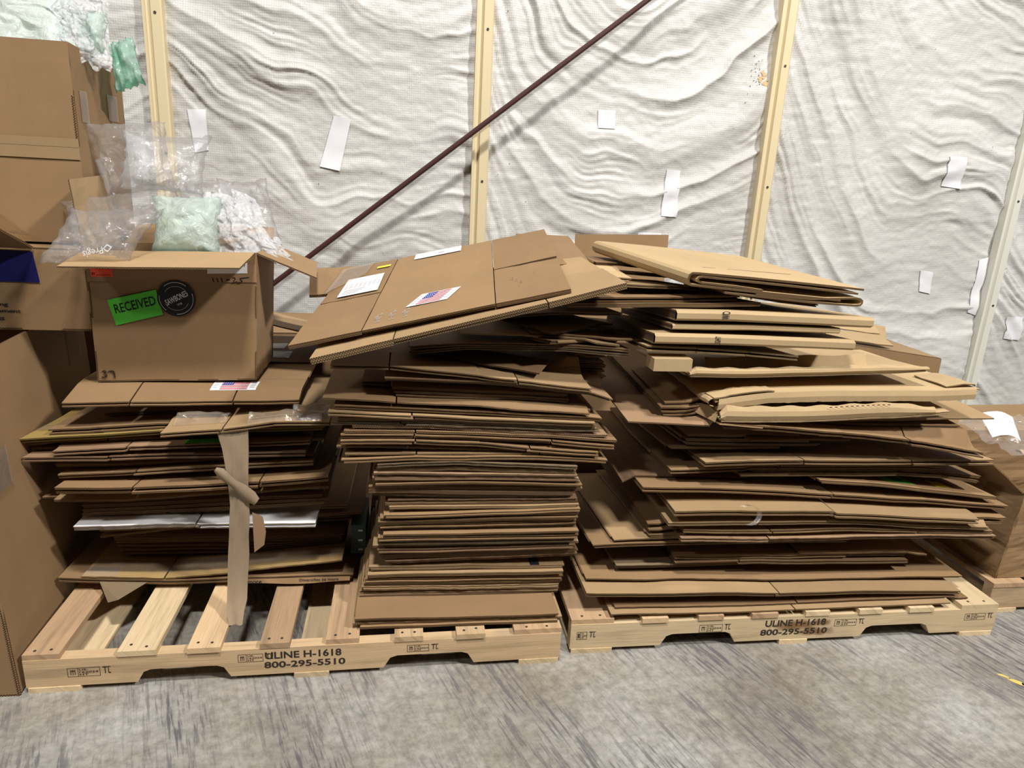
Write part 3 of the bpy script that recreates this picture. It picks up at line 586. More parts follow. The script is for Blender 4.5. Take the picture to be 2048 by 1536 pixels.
SHEETS = [
 ('R', [(0.651,1.845,0.1374),(0.951,1.845,0.1292),(1.285,1.845,0.1255),(1.522,1.845,0.1265),(1.864,1.845,0.1195)], 0.70, 0.0120, {'slits': [1.285], 'lab': 'lowest flattened box of the right stack, resting on the pallet boards'}),
 ('R', [(0.671,1.87,0.1435),(1.299,1.87,0.1273),(1.614,1.87,0.1254),(1.953,1.87,0.1211)], 0.70, 0.0160, {'slits': [1.306], 'col': 'dark'}),
 ('N', [(-0.131,1.838,0.1349),(0.166,1.838,0.1326),(0.476,1.838,0.1265)], 0.50, 0.0115, {'dw': True}),
 ('N', [(-0.154,1.847,0.1437),(0.161,1.847,0.1388),(0.492,1.848,0.1337)], 0.50, 0.0115, {'dw': False}),
 ('N', [(-0.147,1.84,0.1619),(0.158,1.84,0.1555),(0.478,1.84,0.1524)], 0.50, 0.0115, {'dw': True, 'lab': 'lit brown sheet with a wide bare top near the foot of the narrow bundle', 'tag': 'N3', 'col': 'brown'}),
 ('L', [(-1.078,2.1,0.1745),(-0.763,2.1,0.1558),(-0.501,2.1,0.1555),(-0.171,2.1,0.1569)], 0.50, 0.0160, {'lab': 'lowest brown box of the left stack, small print along its front edge', 'tag': 'L1', 'col': 'brown'}),
 ('N', [(-0.14,1.954,0.1698),(0.171,1.956,0.1626),(0.497,1.957,0.1552)], 0.50, 0.0115, {'dw': True}),
 ('R', [(0.863,1.9,0.1827),(1.181,1.968,0.1659),(1.49,2.03,0.1594)], 0.50, 0.0090, {'col': 'grey', 'rot': 1, 'lab': 'flat sheet turned askew with its front corner forward low in the right stack'}),
 ('N', [(-0.139,1.959,0.1808),(0.174,1.957,0.1782),(0.5,1.954,0.1716)], 0.50, 0.0115, {'dw': False}),
 ('L', [(-1.009,2.1,0.1684),(-0.764,2.1,0.1613),(-0.57,2.1,0.1745),(-0.418,2.1,0.1896),(-0.206,2.1,0.2106)], 0.50, 0.0140, {'slits': [-0.764], 'col': 'tape', 'lab': 'brown flattened box with glossy packing tape, under the corrugated bundle in the left stack', 'tag': 'L2'}),
 ('R', [(0.57,1.865,0.2057),(0.781,1.865,0.1936),(1.091,1.865,0.1867),(1.233,1.865,0.1791),(1.488,1.865,0.1766),(1.913,1.865,0.1598)], 0.75, 0.0140, {'slits': [1.23], 'lab': 'long flattened box with a centre slit near the foot of the right stack'}),
 ('L', [(-0.934,2.22,0.1879),(-0.59,2.22,0.1843),(-0.228,2.22,0.1844)], 0.50, 0.0130, {'dw': 1, 'grp': 'LB', 'ord': 0}),
 ('N', [(-0.134,1.953,0.1988),(0.177,1.954,0.1917),(0.501,1.955,0.1844)], 0.50, 0.0115, {'dw': True}),
 ('R', [(0.582,1.925,0.2203),(0.817,1.925,0.2099),(1.155,1.925,0.1938),(1.55,1.925,0.1891),(1.965,1.925,0.1802)], 0.70, 0.0120, {'dw': 1}),
 ('L', [(-0.938,2.22,0.2029),(-0.589,2.22,0.1986),(-0.217,2.22,0.1977)], 0.50, 0.0130, {'dw': 1, 'grp': 'LB', 'ord': 1}),
 ('N', [(-0.127,1.953,0.2129),(0.184,1.954,0.2053),(0.51,1.954,0.2012)], 0.50, 0.0115, {'dw': True}),
 ('L', [(-0.945,2.22,0.2179),(-0.588,2.22,0.2128),(-0.214,2.22,0.2112)], 0.50, 0.0130, {'dw': 1, 'grp': 'LB', 'ord': 2}),
 ('N', [(-0.123,1.955,0.2257),(0.188,1.954,0.221),(0.512,1.954,0.2161)], 0.50, 0.0115, {'dw': False}),
 ('L', [(-0.947,2.22,0.2328),(-0.588,2.22,0.2269),(-0.217,2.22,0.2248)], 0.50, 0.0130, {'dw': 1, 'grp': 'LB', 'ord': 3}),
 ('N', [(-0.115,1.948,0.2439),(0.191,1.946,0.2433),(0.51,1.944,0.2389)], 0.50, 0.0115, {'dw': True}),
 ('L', [(-0.952,2.22,0.2476),(-0.587,2.22,0.241),(-0.21,2.22,0.2382)], 0.50, 0.0130, {'dw': 1, 'grp': 'LB', 'ord': 4}),
 ('R', [(0.692,1.96,0.2453),(0.896,1.96,0.2405),(1.165,1.96,0.2413)], 0.50, 0.0120, {}),
 ('R', [(0.89,1.945,0.2551),(1.117,1.945,0.2535),(1.523,1.945,0.2444),(1.752,1.945,0.2372)], 0.55, 0.0110, {'slits': [1.117], 'col': 'dark'}),
 ('L', [(-0.955,2.22,0.2605),(-0.586,2.22,0.2514),(-0.321,2.22,0.2486)], 0.50, 0.0130, {'dw': 1, 'grp': 'LB', 'ord': 5}),
 ('N', [(-0.112,1.964,0.2621),(0.213,1.964,0.2587),(0.516,1.963,0.2435)], 0.50, 0.0115, {'dw': True, 'lab': 'sheet with a piece of black tape in the lower narrow bundle', 'tag': 'N10'}),
 ('L', [(-0.812,2.28,0.2476),(-0.501,2.28,0.2519),(-0.18,2.28,0.2721)], 0.50, 0.0100, {}),
 ('L', [(-0.863,2.29,0.253),(-0.502,2.29,0.2583),(-0.168,2.29,0.2766)], 0.50, 0.0090, {}),
 ('R', [(0.89,1.955,0.2755),(1.122,1.955,0.2665),(1.522,1.955,0.264),(1.746,1.955,0.2612)], 0.55, 0.0130, {'slits': [1.522]}),
 ('R', [(1.337,1.95,0.2762),(1.62,1.95,0.2717),(1.826,1.95,0.2558)], 0.45, 0.0080, {}),
 ('N', [(-0.061,1.958,0.2854),(0.241,1.958,0.2892),(0.555,1.958,0.2968)], 0.50, 0.0115, {'dw': False}),
 ('N', [(-0.075,1.958,0.3014),(0.234,1.956,0.3054),(0.555,1.955,0.3096)], 0.50, 0.0115, {'dw': True}),
 ('N', [(-0.075,1.956,0.3149),(0.228,1.956,0.3181),(0.545,1.957,0.3178)], 0.50, 0.0115, {'dw': True}),
 ('L', [(-0.828,2.2,0.3136),(-0.482,2.2,0.319),(-0.145,2.2,0.3384)], 0.50, 0.0090, {}),
 ('L', [(-0.945,2.11,0.3106),(-0.752,2.11,0.3321),(-0.525,2.11,0.3445)], 0.40, 0.0060, {'lab': 'thin brown sheet fanned out lowest under the white box'}),
 ('R', [(0.601,1.945,0.3299),(0.9,1.945,0.3345),(1.51,1.945,0.3277)], 0.70, 0.0130, {'lab': 'wide flattened box reaching left past the others low in the right stack'}),
 ('N', [(-0.084,1.944,0.3339),(0.222,1.943,0.3334),(0.541,1.943,0.3329)], 0.50, 0.0115, {'dw': False}),
 ('N', [(-0.099,1.953,0.3431),(0.22,1.951,0.3405),(0.553,1.949,0.3414)], 0.50, 0.0115, {'dw': True}),
 ('R', [(0.672,1.95,0.3433),(0.9,1.95,0.3483),(1.511,1.95,0.3403)], 0.62, 0.0090, {}),
 ('L', [(-0.94,2.1,0.3383),(-0.643,2.1,0.3471),(-0.491,2.1,0.3525)], 0.40, 0.0060, {'lab': 'thin brown sheet fanned out directly beneath the white box'}),
 ('R', [(0.789,1.95,0.3584),(1.053,1.95,0.3554),(1.509,1.95,0.3498)], 0.65, 0.0090, {}),
 ('L', [(-0.825,2.2,0.3514),(-0.48,2.2,0.3558),(-0.196,2.2,0.3636)], 0.45, 0.0100, {}),
 ('R', [(0.879,1.9,0.3705),(1.183,1.9,0.3608),(1.474,1.9,0.3607),(1.735,1.9,0.3577),(2.031,1.9,0.3503)], 0.55, 0.0120, {'slits': [1.183], 'col': 'pink', 'lab': 'flattened box with a bright folded front edge, lower of two, in the right stack'}),
 ('N', [(-0.08,1.936,0.3655),(0.22,1.936,0.3627),(0.534,1.936,0.3598)], 0.50, 0.0115, {'dw': True}),
 ('R', [(0.789,1.955,0.3757),(1.053,1.955,0.3712),(1.51,1.955,0.3643)], 0.65, 0.0090, {}),
 ('L', [(-0.995,2.06,0.3709),(-0.647,2.06,0.3749),(-0.637,2.06,0.3712),(-0.572,2.06,0.3715),(-0.283,2.06,0.3685)], 0.42, 0.0140, {'slits': [-0.642], 'col': 'white', 'lab': 'white flattened box halfway up the left stack', 'tag': 'L10'}),
 ('N', [(-0.082,1.929,0.3816),(0.225,1.929,0.381),(0.546,1.93,0.3768)], 0.50, 0.0115, {'dw': False}),
 ('R', [(0.887,1.91,0.3953),(1.189,1.91,0.3863),(1.481,1.91,0.3867),(1.739,1.91,0.375),(2.024,1.91,0.3586)], 0.55, 0.0110, {'slits': [1.189, 1.739], 'lab': 'flattened box with a bright folded front edge, upper of two, in the right stack'}),
 ('L', [(-0.941,2.12,0.371),(-0.744,2.12,0.3826),(-0.54,2.12,0.3892),(-0.303,2.12,0.4043)], 0.40, 0.0080, {'slits': [-0.744], 'lab': 'narrow brown flattened box with printed edge lying on the white box', 'tag': 'L11'}),
 ('R', [(0.787,1.965,0.3904),(0.967,1.965,0.3882),(1.327,1.965,0.3821)], 0.68, 0.0100, {'lab': 'flattened box showing a small lit corner at the left of the right stack'}),
 ('R', [(1.488,1.93,0.3892),(1.77,1.93,0.3904),(2.073,1.93,0.3895)], 0.50, 0.0100, {}),
 ('N', [(-0.066,1.925,0.3949),(0.233,1.924,0.394),(0.544,1.923,0.3931)], 0.50, 0.0115, {'dw': True, 'lab': 'sheet with the lit tan strip at mid height of the narrow bundle, lower of two'}),
 ('L', [(-0.991,2.115,0.3882),(-0.659,2.115,0.3974),(-0.261,2.115,0.4167)], 0.50, 0.0100, {}),
 ('N', [(-0.079,1.95,0.4025),(0.224,1.949,0.4028),(0.539,1.948,0.4067)], 0.50, 0.0115, {'dw': True}),
 ('R', [(0.829,1.9,0.4249),(1.129,1.9,0.4237),(1.485,1.9,0.4159),(1.724,1.9,0.3976),(1.994,1.9,0.3838)], 0.62, 0.0120, {'slits': [1.129], 'lab': 'tan flattened box just under the one with the loop of clear tape'}),
 ('L', [(-0.988,2.115,0.4018),(-0.658,2.115,0.413),(-0.25,2.115,0.4289)], 0.50, 0.0100, {}),
 ('R', [(1.515,1.925,0.4209),(1.779,1.925,0.4155),(2.079,1.925,0.4074)], 0.50, 0.0090, {}),
 ('N', [(-0.081,1.943,0.418),(0.223,1.943,0.4194),(0.539,1.944,0.4209)], 0.50, 0.0115, {'dw': False}),
 ('L', [(-0.988,2.115,0.4153),(-0.657,2.115,0.4285),(-0.266,2.115,0.4415)], 0.50, 0.0100, {}),
 ('N', [(-0.082,1.938,0.4308),(0.223,1.935,0.4367),(0.54,1.932,0.4393)], 0.50, 0.0115, {'dw': True}),
 ('N', [(-0.076,1.94,0.4411),(0.226,1.938,0.4462),(0.541,1.935,0.4515)], 0.50, 0.0115, {'dw': True}),
 ('R', [(0.839,1.885,0.4742),(1.057,1.885,0.4735),(1.378,1.885,0.4656),(1.401,1.885,0.458),(1.705,1.885,0.4373),(1.933,1.885,0.4251)], 0.60, 0.0180, {'slits': [1.39], 'col': 'light', 'lab': 'light flattened box with a loop of clear tape on its front edge, right stack', 'tag': 'R14'}),
 ('N', [(-0.065,1.933,0.4546),(0.234,1.933,0.4576),(0.546,1.934,0.4642)], 0.50, 0.0115, {'dw': False, 'lab': 'sheet with the lit tan strip at mid height of the narrow bundle, upper of two'}),
 ('L', [(-1.089,2.1,0.4543),(-0.926,2.1,0.4568),(-0.635,2.1,0.466),(-0.243,2.1,0.4779)], 0.55, 0.0100, {}),
 ('N', [(-0.049,1.946,0.4758),(0.241,1.947,0.4737),(0.544,1.947,0.4716)], 0.50, 0.0115, {'dw': True}),
 ('L', [(-1.036,2.055,0.4634),(-0.838,2.055,0.4618),(-0.637,2.055,0.4769),(-0.471,2.055,0.4828),(-0.268,2.055,0.4953)], 0.55, 0.0120, {'dw': 1, 'lab': 'brown double-wall flattened box with open flutes, left stack, above the white box'}),
 ('N', [(-0.061,1.954,0.4841),(0.233,1.955,0.4833),(0.541,1.957,0.4791)], 0.50, 0.0115, {'dw': True}),
 ('R', [(0.746,1.94,0.5342),(1.111,1.94,0.5205),(1.414,1.94,0.5),(1.62,1.94,0.4821),(1.772,1.94,0.4722),(2.093,1.94,0.4439)], 0.62, 0.0160, {'slits': [1.414], 'lab': 'flattened box with three short slits in its right flap, under the green sticker'}),
 ('N', [(-0.053,1.958,0.4936),(0.237,1.956,0.4923),(0.539,1.954,0.4908)], 0.50, 0.0115, {'dw': False}),
 ('N', [(-0.099,1.953,0.5196),(0.205,1.954,0.5089),(0.522,1.955,0.5011)], 0.50, 0.0115, {'dw': True}),
 ('R', [(0.704,2.02,0.5198),(0.851,2.02,0.5162),(1.153,2.02,0.5108)], 0.65, 0.0100, {}),
 ('R', [(1.357,1.945,0.549),(1.542,1.945,0.536),(1.743,1.945,0.5132),(2.04,1.945,0.4787)], 0.45, 0.0110, {'dw': 1, 'lab': 'flattened box with a green and a yellow sticker in the right stack', 'tag': 'R17', 'col': 'brown'}),
 ('N', [(-0.11,1.947,0.5343),(0.201,1.947,0.5257),(0.527,1.947,0.5168)], 0.50, 0.0115, {'dw': True}),
 ('L', [(-1.009,2.015,0.5201),(-0.797,2.015,0.5205),(-0.636,2.015,0.5248),(-0.528,2.015,0.53),(-0.437,2.015,0.5322),(-0.235,2.015,0.5513)], 0.60, 0.0200, {'slits': [-0.797, -0.437], 'lab': 'large brown flattened box with three front flaps, middle of the left stack', 'col': 'brown'}),
 ('N', [(-0.11,1.947,0.5442),(0.212,1.949,0.5371),(0.552,1.952,0.5262)], 0.50, 0.0115, {'dw': False}),
 ('R', [(1.082,1.965,0.5646),(1.662,1.965,0.5624),(1.826,1.965,0.5515),(1.974,1.965,0.5274)], 0.45, 0.0090, {'dw': 1}),
 ('N', [(-0.089,1.929,0.5583),(0.208,1.93,0.5641),(0.545,1.931,0.5479)], 0.50, 0.0115, {'dw': True}),
 ('L', [(-1.02,2.065,0.5409),(-0.802,2.065,0.5517),(-0.587,2.065,0.5629),(-0.285,2.065,0.5805)], 0.55, 0.0140, {'slits': [-0.802], 'col': 'light'}),
 ('N', [(-0.098,1.939,0.5669),(0.213,1.941,0.5583),(0.54,1.943,0.5528)], 0.50, 0.0115, {'dw': True}),
 ('R', [(1.121,1.975,0.5742),(1.763,1.975,0.5683),(1.987,1.975,0.5417)], 0.45, 0.0090, {}),
 ('L', [(-1.038,2.095,0.5605),(-0.843,2.095,0.5622),(-0.641,2.095,0.5689),(-0.289,2.095,0.5868)], 0.55, 0.0100, {}),
 ('N', [(-0.098,1.934,0.5802),(0.21,1.934,0.5744),(0.533,1.934,0.5683)], 0.50, 0.0115, {'dw': False}),
 ('R', [(0.848,1.975,0.5749),(1.119,1.975,0.5813),(1.225,1.975,0.5857),(1.57,1.975,0.5865),(1.828,1.975,0.577)], 0.70, 0.0140, {'slits': [1.225], 'lab': 'flattened box with its lower left corner jutting out at mid height of the right stack'}),
 ('N', [(-0.094,1.929,0.5955),(0.209,1.929,0.59),(0.526,1.929,0.5808)], 0.50, 0.0115, {'dw': True}),
 ('N', [(-0.088,1.94,0.6049),(0.147,1.938,0.6101),(0.522,1.935,0.5916)], 0.50, 0.0115, {'dw': True}),
 ('L', [(-1.104,2.055,0.6012),(-0.876,2.055,0.5998),(-0.867,2.055,0.6029),(-0.642,2.055,0.608),(-0.306,2.055,0.6145)], 0.62, 0.0130, {'slits': [-0.871], 'lab': 'pinkish brown flattened box sticking out farthest left in the left stack', 'col': 'pink'}),
 ('L', [(-1.108,2.115,0.6041),(-0.888,2.115,0.6113),(-0.643,2.115,0.6237),(-0.255,2.115,0.6328)], 0.55, 0.0080, {}),
 ('N', [(-0.083,1.928,0.6229),(0.16,1.926,0.6328),(0.523,1.925,0.6127)], 0.50, 0.0115, {'dw': False, 'lab': 'uppermost sheet of the narrow bundle, bowed up at its centre'}),
 ('R', [(0.94,1.93,0.6207),(1.09,1.93,0.6282),(1.277,1.93,0.6269),(1.5,1.93,0.6219),(1.666,1.93,0.6243),(1.976,1.93,0.6222)], 0.62, 0.0170, {'slits': [1.277, 1.666], 'lab': 'broad flattened box with a bright strip on its centre flap, right stack'}),
 ('L', [(-1.02,2.055,0.6195),(-0.822,2.055,0.628),(-0.813,2.055,0.6312),(-0.64,2.055,0.6385),(-0.291,2.055,0.6505)], 0.55, 0.0120, {'slits': [-0.818], 'lab': 'brown flattened box with a green sticker near the top of the left stack', 'tag': 'L18'}),
 ('L', [(-1.107,2.105,0.6207),(-0.888,2.105,0.6249),(-0.639,2.105,0.6405),(-0.292,2.105,0.65)], 0.55, 0.0100, {'slits': [-0.888]}),
 ('M', [(-0.187,1.93,0.6369),(0.028,1.93,0.6466),(0.402,1.93,0.6443),(0.618,1.93,0.6314)], 0.55, 0.0110, {}),
 ('R', [(0.843,2.0,0.6481),(0.948,2.0,0.6478),(1.228,2.0,0.645)], 0.60, 0.0080, {}),
 ('M', [(-0.177,1.94,0.6516),(0.031,1.94,0.6505),(0.176,1.94,0.6529),(0.404,1.94,0.6468),(0.58,1.94,0.6359)], 0.55, 0.0110, {'slits': [0.031, 0.404]}),
 ('M', [(-0.202,1.95,0.6713),(0.029,1.95,0.6689),(0.376,1.95,0.6561),(0.591,1.95,0.6368)], 0.55, 0.0110, {}),
 ('R', [(0.886,1.985,0.6676),(1.112,1.985,0.6635),(1.361,1.985,0.661)], 0.60, 0.0090, {}),
 ('L', [(-1.115,2.075,0.651),(-1.036,2.075,0.6555),(-0.895,2.075,0.6632),(-0.73,2.075,0.6742),(-0.248,2.075,0.6906)], 0.68, 0.0140, {'dw': 1, 'col': 'yellow', 'lab': 'yellow-brown taped double-wall sheet at the upper left edge of the left stack', 'tag': 'L22'}),
 ('R', [(0.889,1.985,0.6813),(1.11,1.985,0.6774),(1.322,1.985,0.677)], 0.60, 0.0090, {}),
 ('M', [(-0.188,1.93,0.6961),(0.027,1.93,0.6971),(0.219,1.93,0.6887),(0.371,1.93,0.6721),(0.587,1.93,0.6499)], 0.55, 0.0120, {'slits': [0.027, 0.371], 'lab': 'brown flattened box with a wavy lit left flap low in the upper middle pile'}),
 ('R', [(1.095,1.95,0.6889),(1.276,1.97,0.6811),(1.47,1.99,0.6748)], 0.45, 0.0110, {'col': 'dark', 'lab': 'dark sheet end under the sloping double-wall box of the right stack'}),
 ('L', [(-1.044,2.095,0.6638),(-1.01,2.095,0.6701),(-0.901,2.095,0.678),(-0.736,2.095,0.6877),(-0.295,2.095,0.7096)], 0.50, 0.0180, {'dw': 1, 'lab': 'brown double-wall sheet with torn fluted edge on the yellow-brown sheet'}),
 ('R', [(0.894,1.985,0.6949),(1.107,1.985,0.6913),(1.283,1.985,0.6911)], 0.60, 0.0090, {}),
 ('L', [(-0.929,2.2,0.6882),(-0.82,2.2,0.6953),(-0.616,2.2,0.7029)], 0.30, 0.0100, {'lab': 'small dark folded sheet tucked under the box with the flag sticker, left stack'}),
 ('M', [(-0.188,1.935,0.7127),(0.024,1.935,0.7094),(0.173,1.935,0.706),(0.439,1.935,0.6927),(0.637,1.935,0.6758)], 0.55, 0.0110, {'slits': [0.024, 0.439]}),
 ('R', [(1.33,1.95,0.7092),(1.617,1.95,0.7108),(1.855,1.95,0.707)], 0.50, 0.0090, {}),
 ('M', [(-0.179,1.94,0.7232),(0.027,1.94,0.7216),(0.174,1.94,0.7153),(0.431,1.94,0.707),(0.645,1.94,0.6903)], 0.55, 0.0100, {'slits': [0.027]}),
 ('R', [(0.972,1.9,0.7606),(1.122,1.9,0.7543),(1.38,1.9,0.7326),(1.609,1.9,0.7084),(1.624,1.9,0.705),(1.898,1.9,0.6618)], 0.55, 0.0180, {'dw': 1, 'slits': [1.617], 'lab': 'double-wall box sloping down to the right under the two trays'}),
 ('L', [(-0.696,1.985,0.7008),(-0.526,1.985,0.713),(-0.383,1.985,0.7332),(-0.224,1.985,0.735)], 0.50, 0.0120, {'slits': [-0.526], 'lab': 'brown flattened box with loose clear tape over its front edge, left stack top', 'tag': 'L25', 'col': 'light'}),
 ('M', [(-0.155,1.945,0.7384),(0.056,1.945,0.7355),(0.173,1.945,0.7293),(0.438,1.945,0.7149),(0.615,1.945,0.7083)], 0.55, 0.0100, {}),
 ('R', [(1.334,1.96,0.7228),(1.62,1.96,0.7318),(1.843,1.96,0.7356)], 0.50, 0.0090, {}),
 ('M', [(-0.217,1.945,0.7475),(-0.082,1.945,0.7477),(0.173,1.945,0.7419),(0.349,1.945,0.7342),(0.58,1.945,0.7279)], 0.55, 0.0090, {'slits': [-0.016]}),
 ('R', [(0.671,1.93,0.7609),(0.823,1.93,0.7515),(0.955,1.93,0.7451),(1.242,1.93,0.7421)], 0.72, 0.0140, {'lab': 'dark wide flattened box with a lit left corner beneath the two trays'}),
 ('M', [(-0.193,1.945,0.7582),(-0.024,1.945,0.7587),(0.173,1.945,0.753),(0.37,1.945,0.7438),(0.573,1.945,0.736)], 0.55, 0.0090, {}),
 ('R', [(1.086,1.96,0.7498),(1.614,1.96,0.7563),(1.967,1.96,0.7626)], 0.55, 0.0140, {'dw': 1, 'lab': 'double-wall sheet sticking out right below the lower tray'}),
 ('R', [(0.803,1.985,0.7589),(0.927,1.985,0.7577),(1.166,1.985,0.7585)], 0.75, 0.0090, {}),
 ('L', [(-0.993,2.085,0.7571),(-0.807,2.085,0.7598),(-0.517,2.085,0.7665),(-0.324,2.085,0.7726)], 0.55, 0.0120, {'slits': [-0.807, -0.517], 'lab': 'brown flattened box with a flag sticker directly under the open carton', 'tag': 'L26', 'sl': 0.25, 'cap': 0.788}),
 ('M', [(-0.221,1.93,0.7844),(-0.16,1.93,0.7817),(0.016,1.93,0.7747),(0.171,1.93,0.7675),(0.34,1.93,0.757),(0.569,1.93,0.7494)], 0.55, 0.0130, {'slits': [0.016], 'lab': 'brown flattened box with a torn left flap edge in the upper middle pile'}),
 ('R', [(0.796,1.985,0.7722),(0.925,1.985,0.7711),(1.164,1.985,0.7721)], 0.78, 0.0090, {}),
 ('L', [(-0.662,2.46,0.7735),(-0.52,2.46,0.7756),(-0.341,2.46,0.78)], 0.42, 0.0350, {'lab': 'sealed brown pack with shipping label and pouch behind the open carton', 'tag': 'L27'}),
 ('M', [(-0.206,1.945,0.8007),(0.005,1.945,0.7912),(0.216,1.945,0.7845),(0.592,1.945,0.762)], 0.55, 0.0120, {}),
 ('R', [(0.793,1.985,0.7855),(0.923,1.985,0.7845),(1.162,1.985,0.7841)], 0.80, 0.0090, {}),
 ('R', [(0.952,1.9,0.7769),(1.219,1.9,0.7776),(1.541,1.9,0.7903),(1.738,1.9,0.8046)], 0.70, 0.0100, {'wall': 0.044, 'wallx': (0, 0.93), 'col': 'tan', 'lab': 'lower shallow tray of tan board with a perforated front wall, right stack', 'tag': 'R31'}),
 ('M', [(-0.019,1.97,0.8046),(0.279,1.97,0.7987),(0.561,1.97,0.7826)], 0.50, 0.0090, {}),
 ('R', [(0.811,2.0,0.7957),(0.876,2.0,0.7978),(1.098,2.0,0.7975)], 0.35, 0.0090, {'lab': 'small torn lit flap piece left of the trays in the right stack'}),
 ('M', [(-0.237,1.94,0.8231),(-0.029,1.94,0.8125),(0.215,1.94,0.8032),(0.34,1.94,0.7898),(0.55,1.94,0.7781)], 0.60, 0.0120, {'slits': [-0.029], 'lab': 'broad brown flattened box reaching farthest left in the upper middle pile'}),
 ('M', [(-0.133,2.06,0.8073),(-0.08,2.06,0.8046),(-0.02,2.06,0.8003)], 0.30, 0.0090, {'lab': 'short dark sheet poking out left of the three fluted sheets, lower'}),
 ('M', [(-0.031,1.985,0.8199),(0.225,1.985,0.8094),(0.492,1.985,0.7984)], 0.35, 0.0130, {'dw': 1, 'lab': 'lowest of three dark fluted sheets in the shade of the upper middle pile'}),
 ('M', [(-0.134,2.08,0.8189),(-0.081,2.08,0.8178),(-0.02,2.08,0.8152)], 0.30, 0.0090, {'lab': 'short dark sheet poking out left of the three fluted sheets, upper'}),
 ('M', [(-0.037,1.985,0.8322),(0.223,1.985,0.822),(0.494,1.985,0.8114)], 0.35, 0.0130, {'dw': 1, 'lab': 'middle of three dark fluted sheets in the shade of the upper middle pile'}),
 ('M', [(-0.043,1.985,0.846),(0.217,1.985,0.8361),(0.488,1.985,0.8258)], 0.35, 0.0130, {'dw': 1, 'lab': 'topmost of three dark fluted sheets in the shade of the upper middle pile'}),
 ('M', [(0.532,2.15,0.8448),(0.592,2.15,0.8421),(0.655,2.15,0.8412)], 0.34, 0.0100, {'lab': 'lowest of five dark board ends behind the right of the upper middle pile'}),
 ('M', [(-0.063,1.95,0.8816),(0.213,1.95,0.8757),(0.325,1.95,0.8677),(0.44,1.95,0.8549),(0.559,1.95,0.8418),(0.623,1.95,0.8216)], 0.45, 0.0100, {'lab': 'long brown sheet whose right end droops over the edge of the upper middle pile'}),
 ('M', [(0.531,2.15,0.8635),(0.59,2.15,0.8609),(0.648,2.15,0.86)], 0.34, 0.0100, {'lab': 'second from bottom of five dark board ends behind the right of the upper middle pile'}),
 ('R', [(0.935,1.915,0.8364),(1.112,1.915,0.8604),(1.381,1.915,0.8677),(1.679,1.915,0.8722),(1.841,1.915,0.8771)], 0.62, 0.0100, {'skirt': 0.034, 'col': 'tan', 'lab': 'upper shallow tray of tan board with its front lip folded down, right stack', 'tag': 'R32'}),
 ('M', [(-0.533,2.52,0.9299),(-0.372,2.52,0.8901),(-0.098,2.52,0.8287),(0.159,2.52,0.818)], 0.30, 0.0160, {'dw': 1, 'lab': 'thick fluted sheet sticking out left between the open carton and the slanted boxes'}),
 ('M', [(0.53,2.15,0.8805),(0.589,2.15,0.878),(0.652,2.15,0.8772)], 0.34, 0.0100, {'lab': 'middle one of five dark board ends behind the right of the upper middle pile'}),
 ('M', [(0.528,2.15,0.8957),(0.588,2.15,0.8933),(0.645,2.15,0.8925)], 0.34, 0.0100, {'lab': 'second from top of five dark board ends behind the right of the upper middle pile'}),
 ('M', [(-0.214,1.94,0.9235),(-0.05,1.94,0.9201),(0.211,1.94,0.8937),(0.323,1.94,0.8783),(0.551,1.94,0.8574)], 0.50, 0.0120, {'slits': [-0.05, 0.323], 'lab': 'brown flattened box with its right flap in light, under the folded sleeve'}),
 ('M', [(0.083,2.1,0.9059),(0.27,2.023,0.9032),(0.392,1.97,0.897)], 0.16, 0.0220, {'fold': 'r', 'lab': 'small brown folded sleeve with an open corner pointing to the front', 'tag': 'M16'}),
 ('M', [(0.527,2.15,0.9109),(0.586,2.15,0.9085),(0.649,2.15,0.9078)], 0.34, 0.0100, {'lab': 'topmost of five dark board ends behind the right of the upper middle pile'}),
 ('R', [(0.857,1.95,0.9053),(1.123,1.95,0.9071),(1.46,1.95,0.9197),(1.669,1.95,0.9342)], 0.50, 0.0090, {'wall': 0.024, 'wallx': (0, 1), 'col': 'tan', 'lab': 'torn tan tray with a folded end block at its left front, right stack', 'tag': 'R33'}),
 ('M', [(0.009,2.02,0.946),(0.173,2.02,0.9613),(0.489,2.02,0.9625),(0.688,2.02,0.9486)], 0.45, 0.0100, {}),
 ('M', [(0.009,2.02,0.9597),(0.173,2.02,0.9751),(0.488,2.02,0.9766),(0.686,2.02,0.9629)], 0.45, 0.0100, {}),
 ('R', [(0.709,1.94,0.9915),(0.877,1.94,0.9884),(1.04,1.94,0.982),(1.203,1.94,0.9673)], 0.45, 0.0140, {'slits': [0.869, 1.04], 'col': 'tan', 'lab': 'thin tan folded sheet sloping right beneath the three tan folded boxes', 'tag': 'R34'}),
 ('M', [(0.284,2.19,0.9887),(0.373,2.054,0.9918),(0.422,1.97,0.9973)], 0.30, 0.0100, {'lab': 'tan sheet with its corner pointing forward under the grey sheet', 'rot': 1}),
 ('M', [(0.157,2.02,1.0052),(0.336,2.02,1.0014),(0.487,2.02,0.9891),(0.651,2.02,0.9766)], 0.45, 0.0120, {}),
 ('M', [(0.369,2.03,0.9969),(0.493,2.03,1.0011),(0.588,2.03,0.9968),(0.729,2.03,0.987)], 0.42, 0.0120, {'dw': 1, 'lab': 'brown flattened box with a ragged fluted edge at the right of the upper middle pile'}),
 ('M', [(0.579,2.1,1.017),(0.622,2.1,1.0147),(0.685,2.1,1.0097)], 0.12, 0.0070, {'lab': 'short strip of torn board lying at the right of the upper middle pile'}),
 ('M', [(0.297,2.2,1.0183),(0.364,2.103,1.013),(0.428,2.0,1.0153)], 0.28, 0.0060, {'col': 'grey', 'lab': 'grey-brown sheet with its corner pointing forward beneath the slanted boxes', 'rot': 1}),
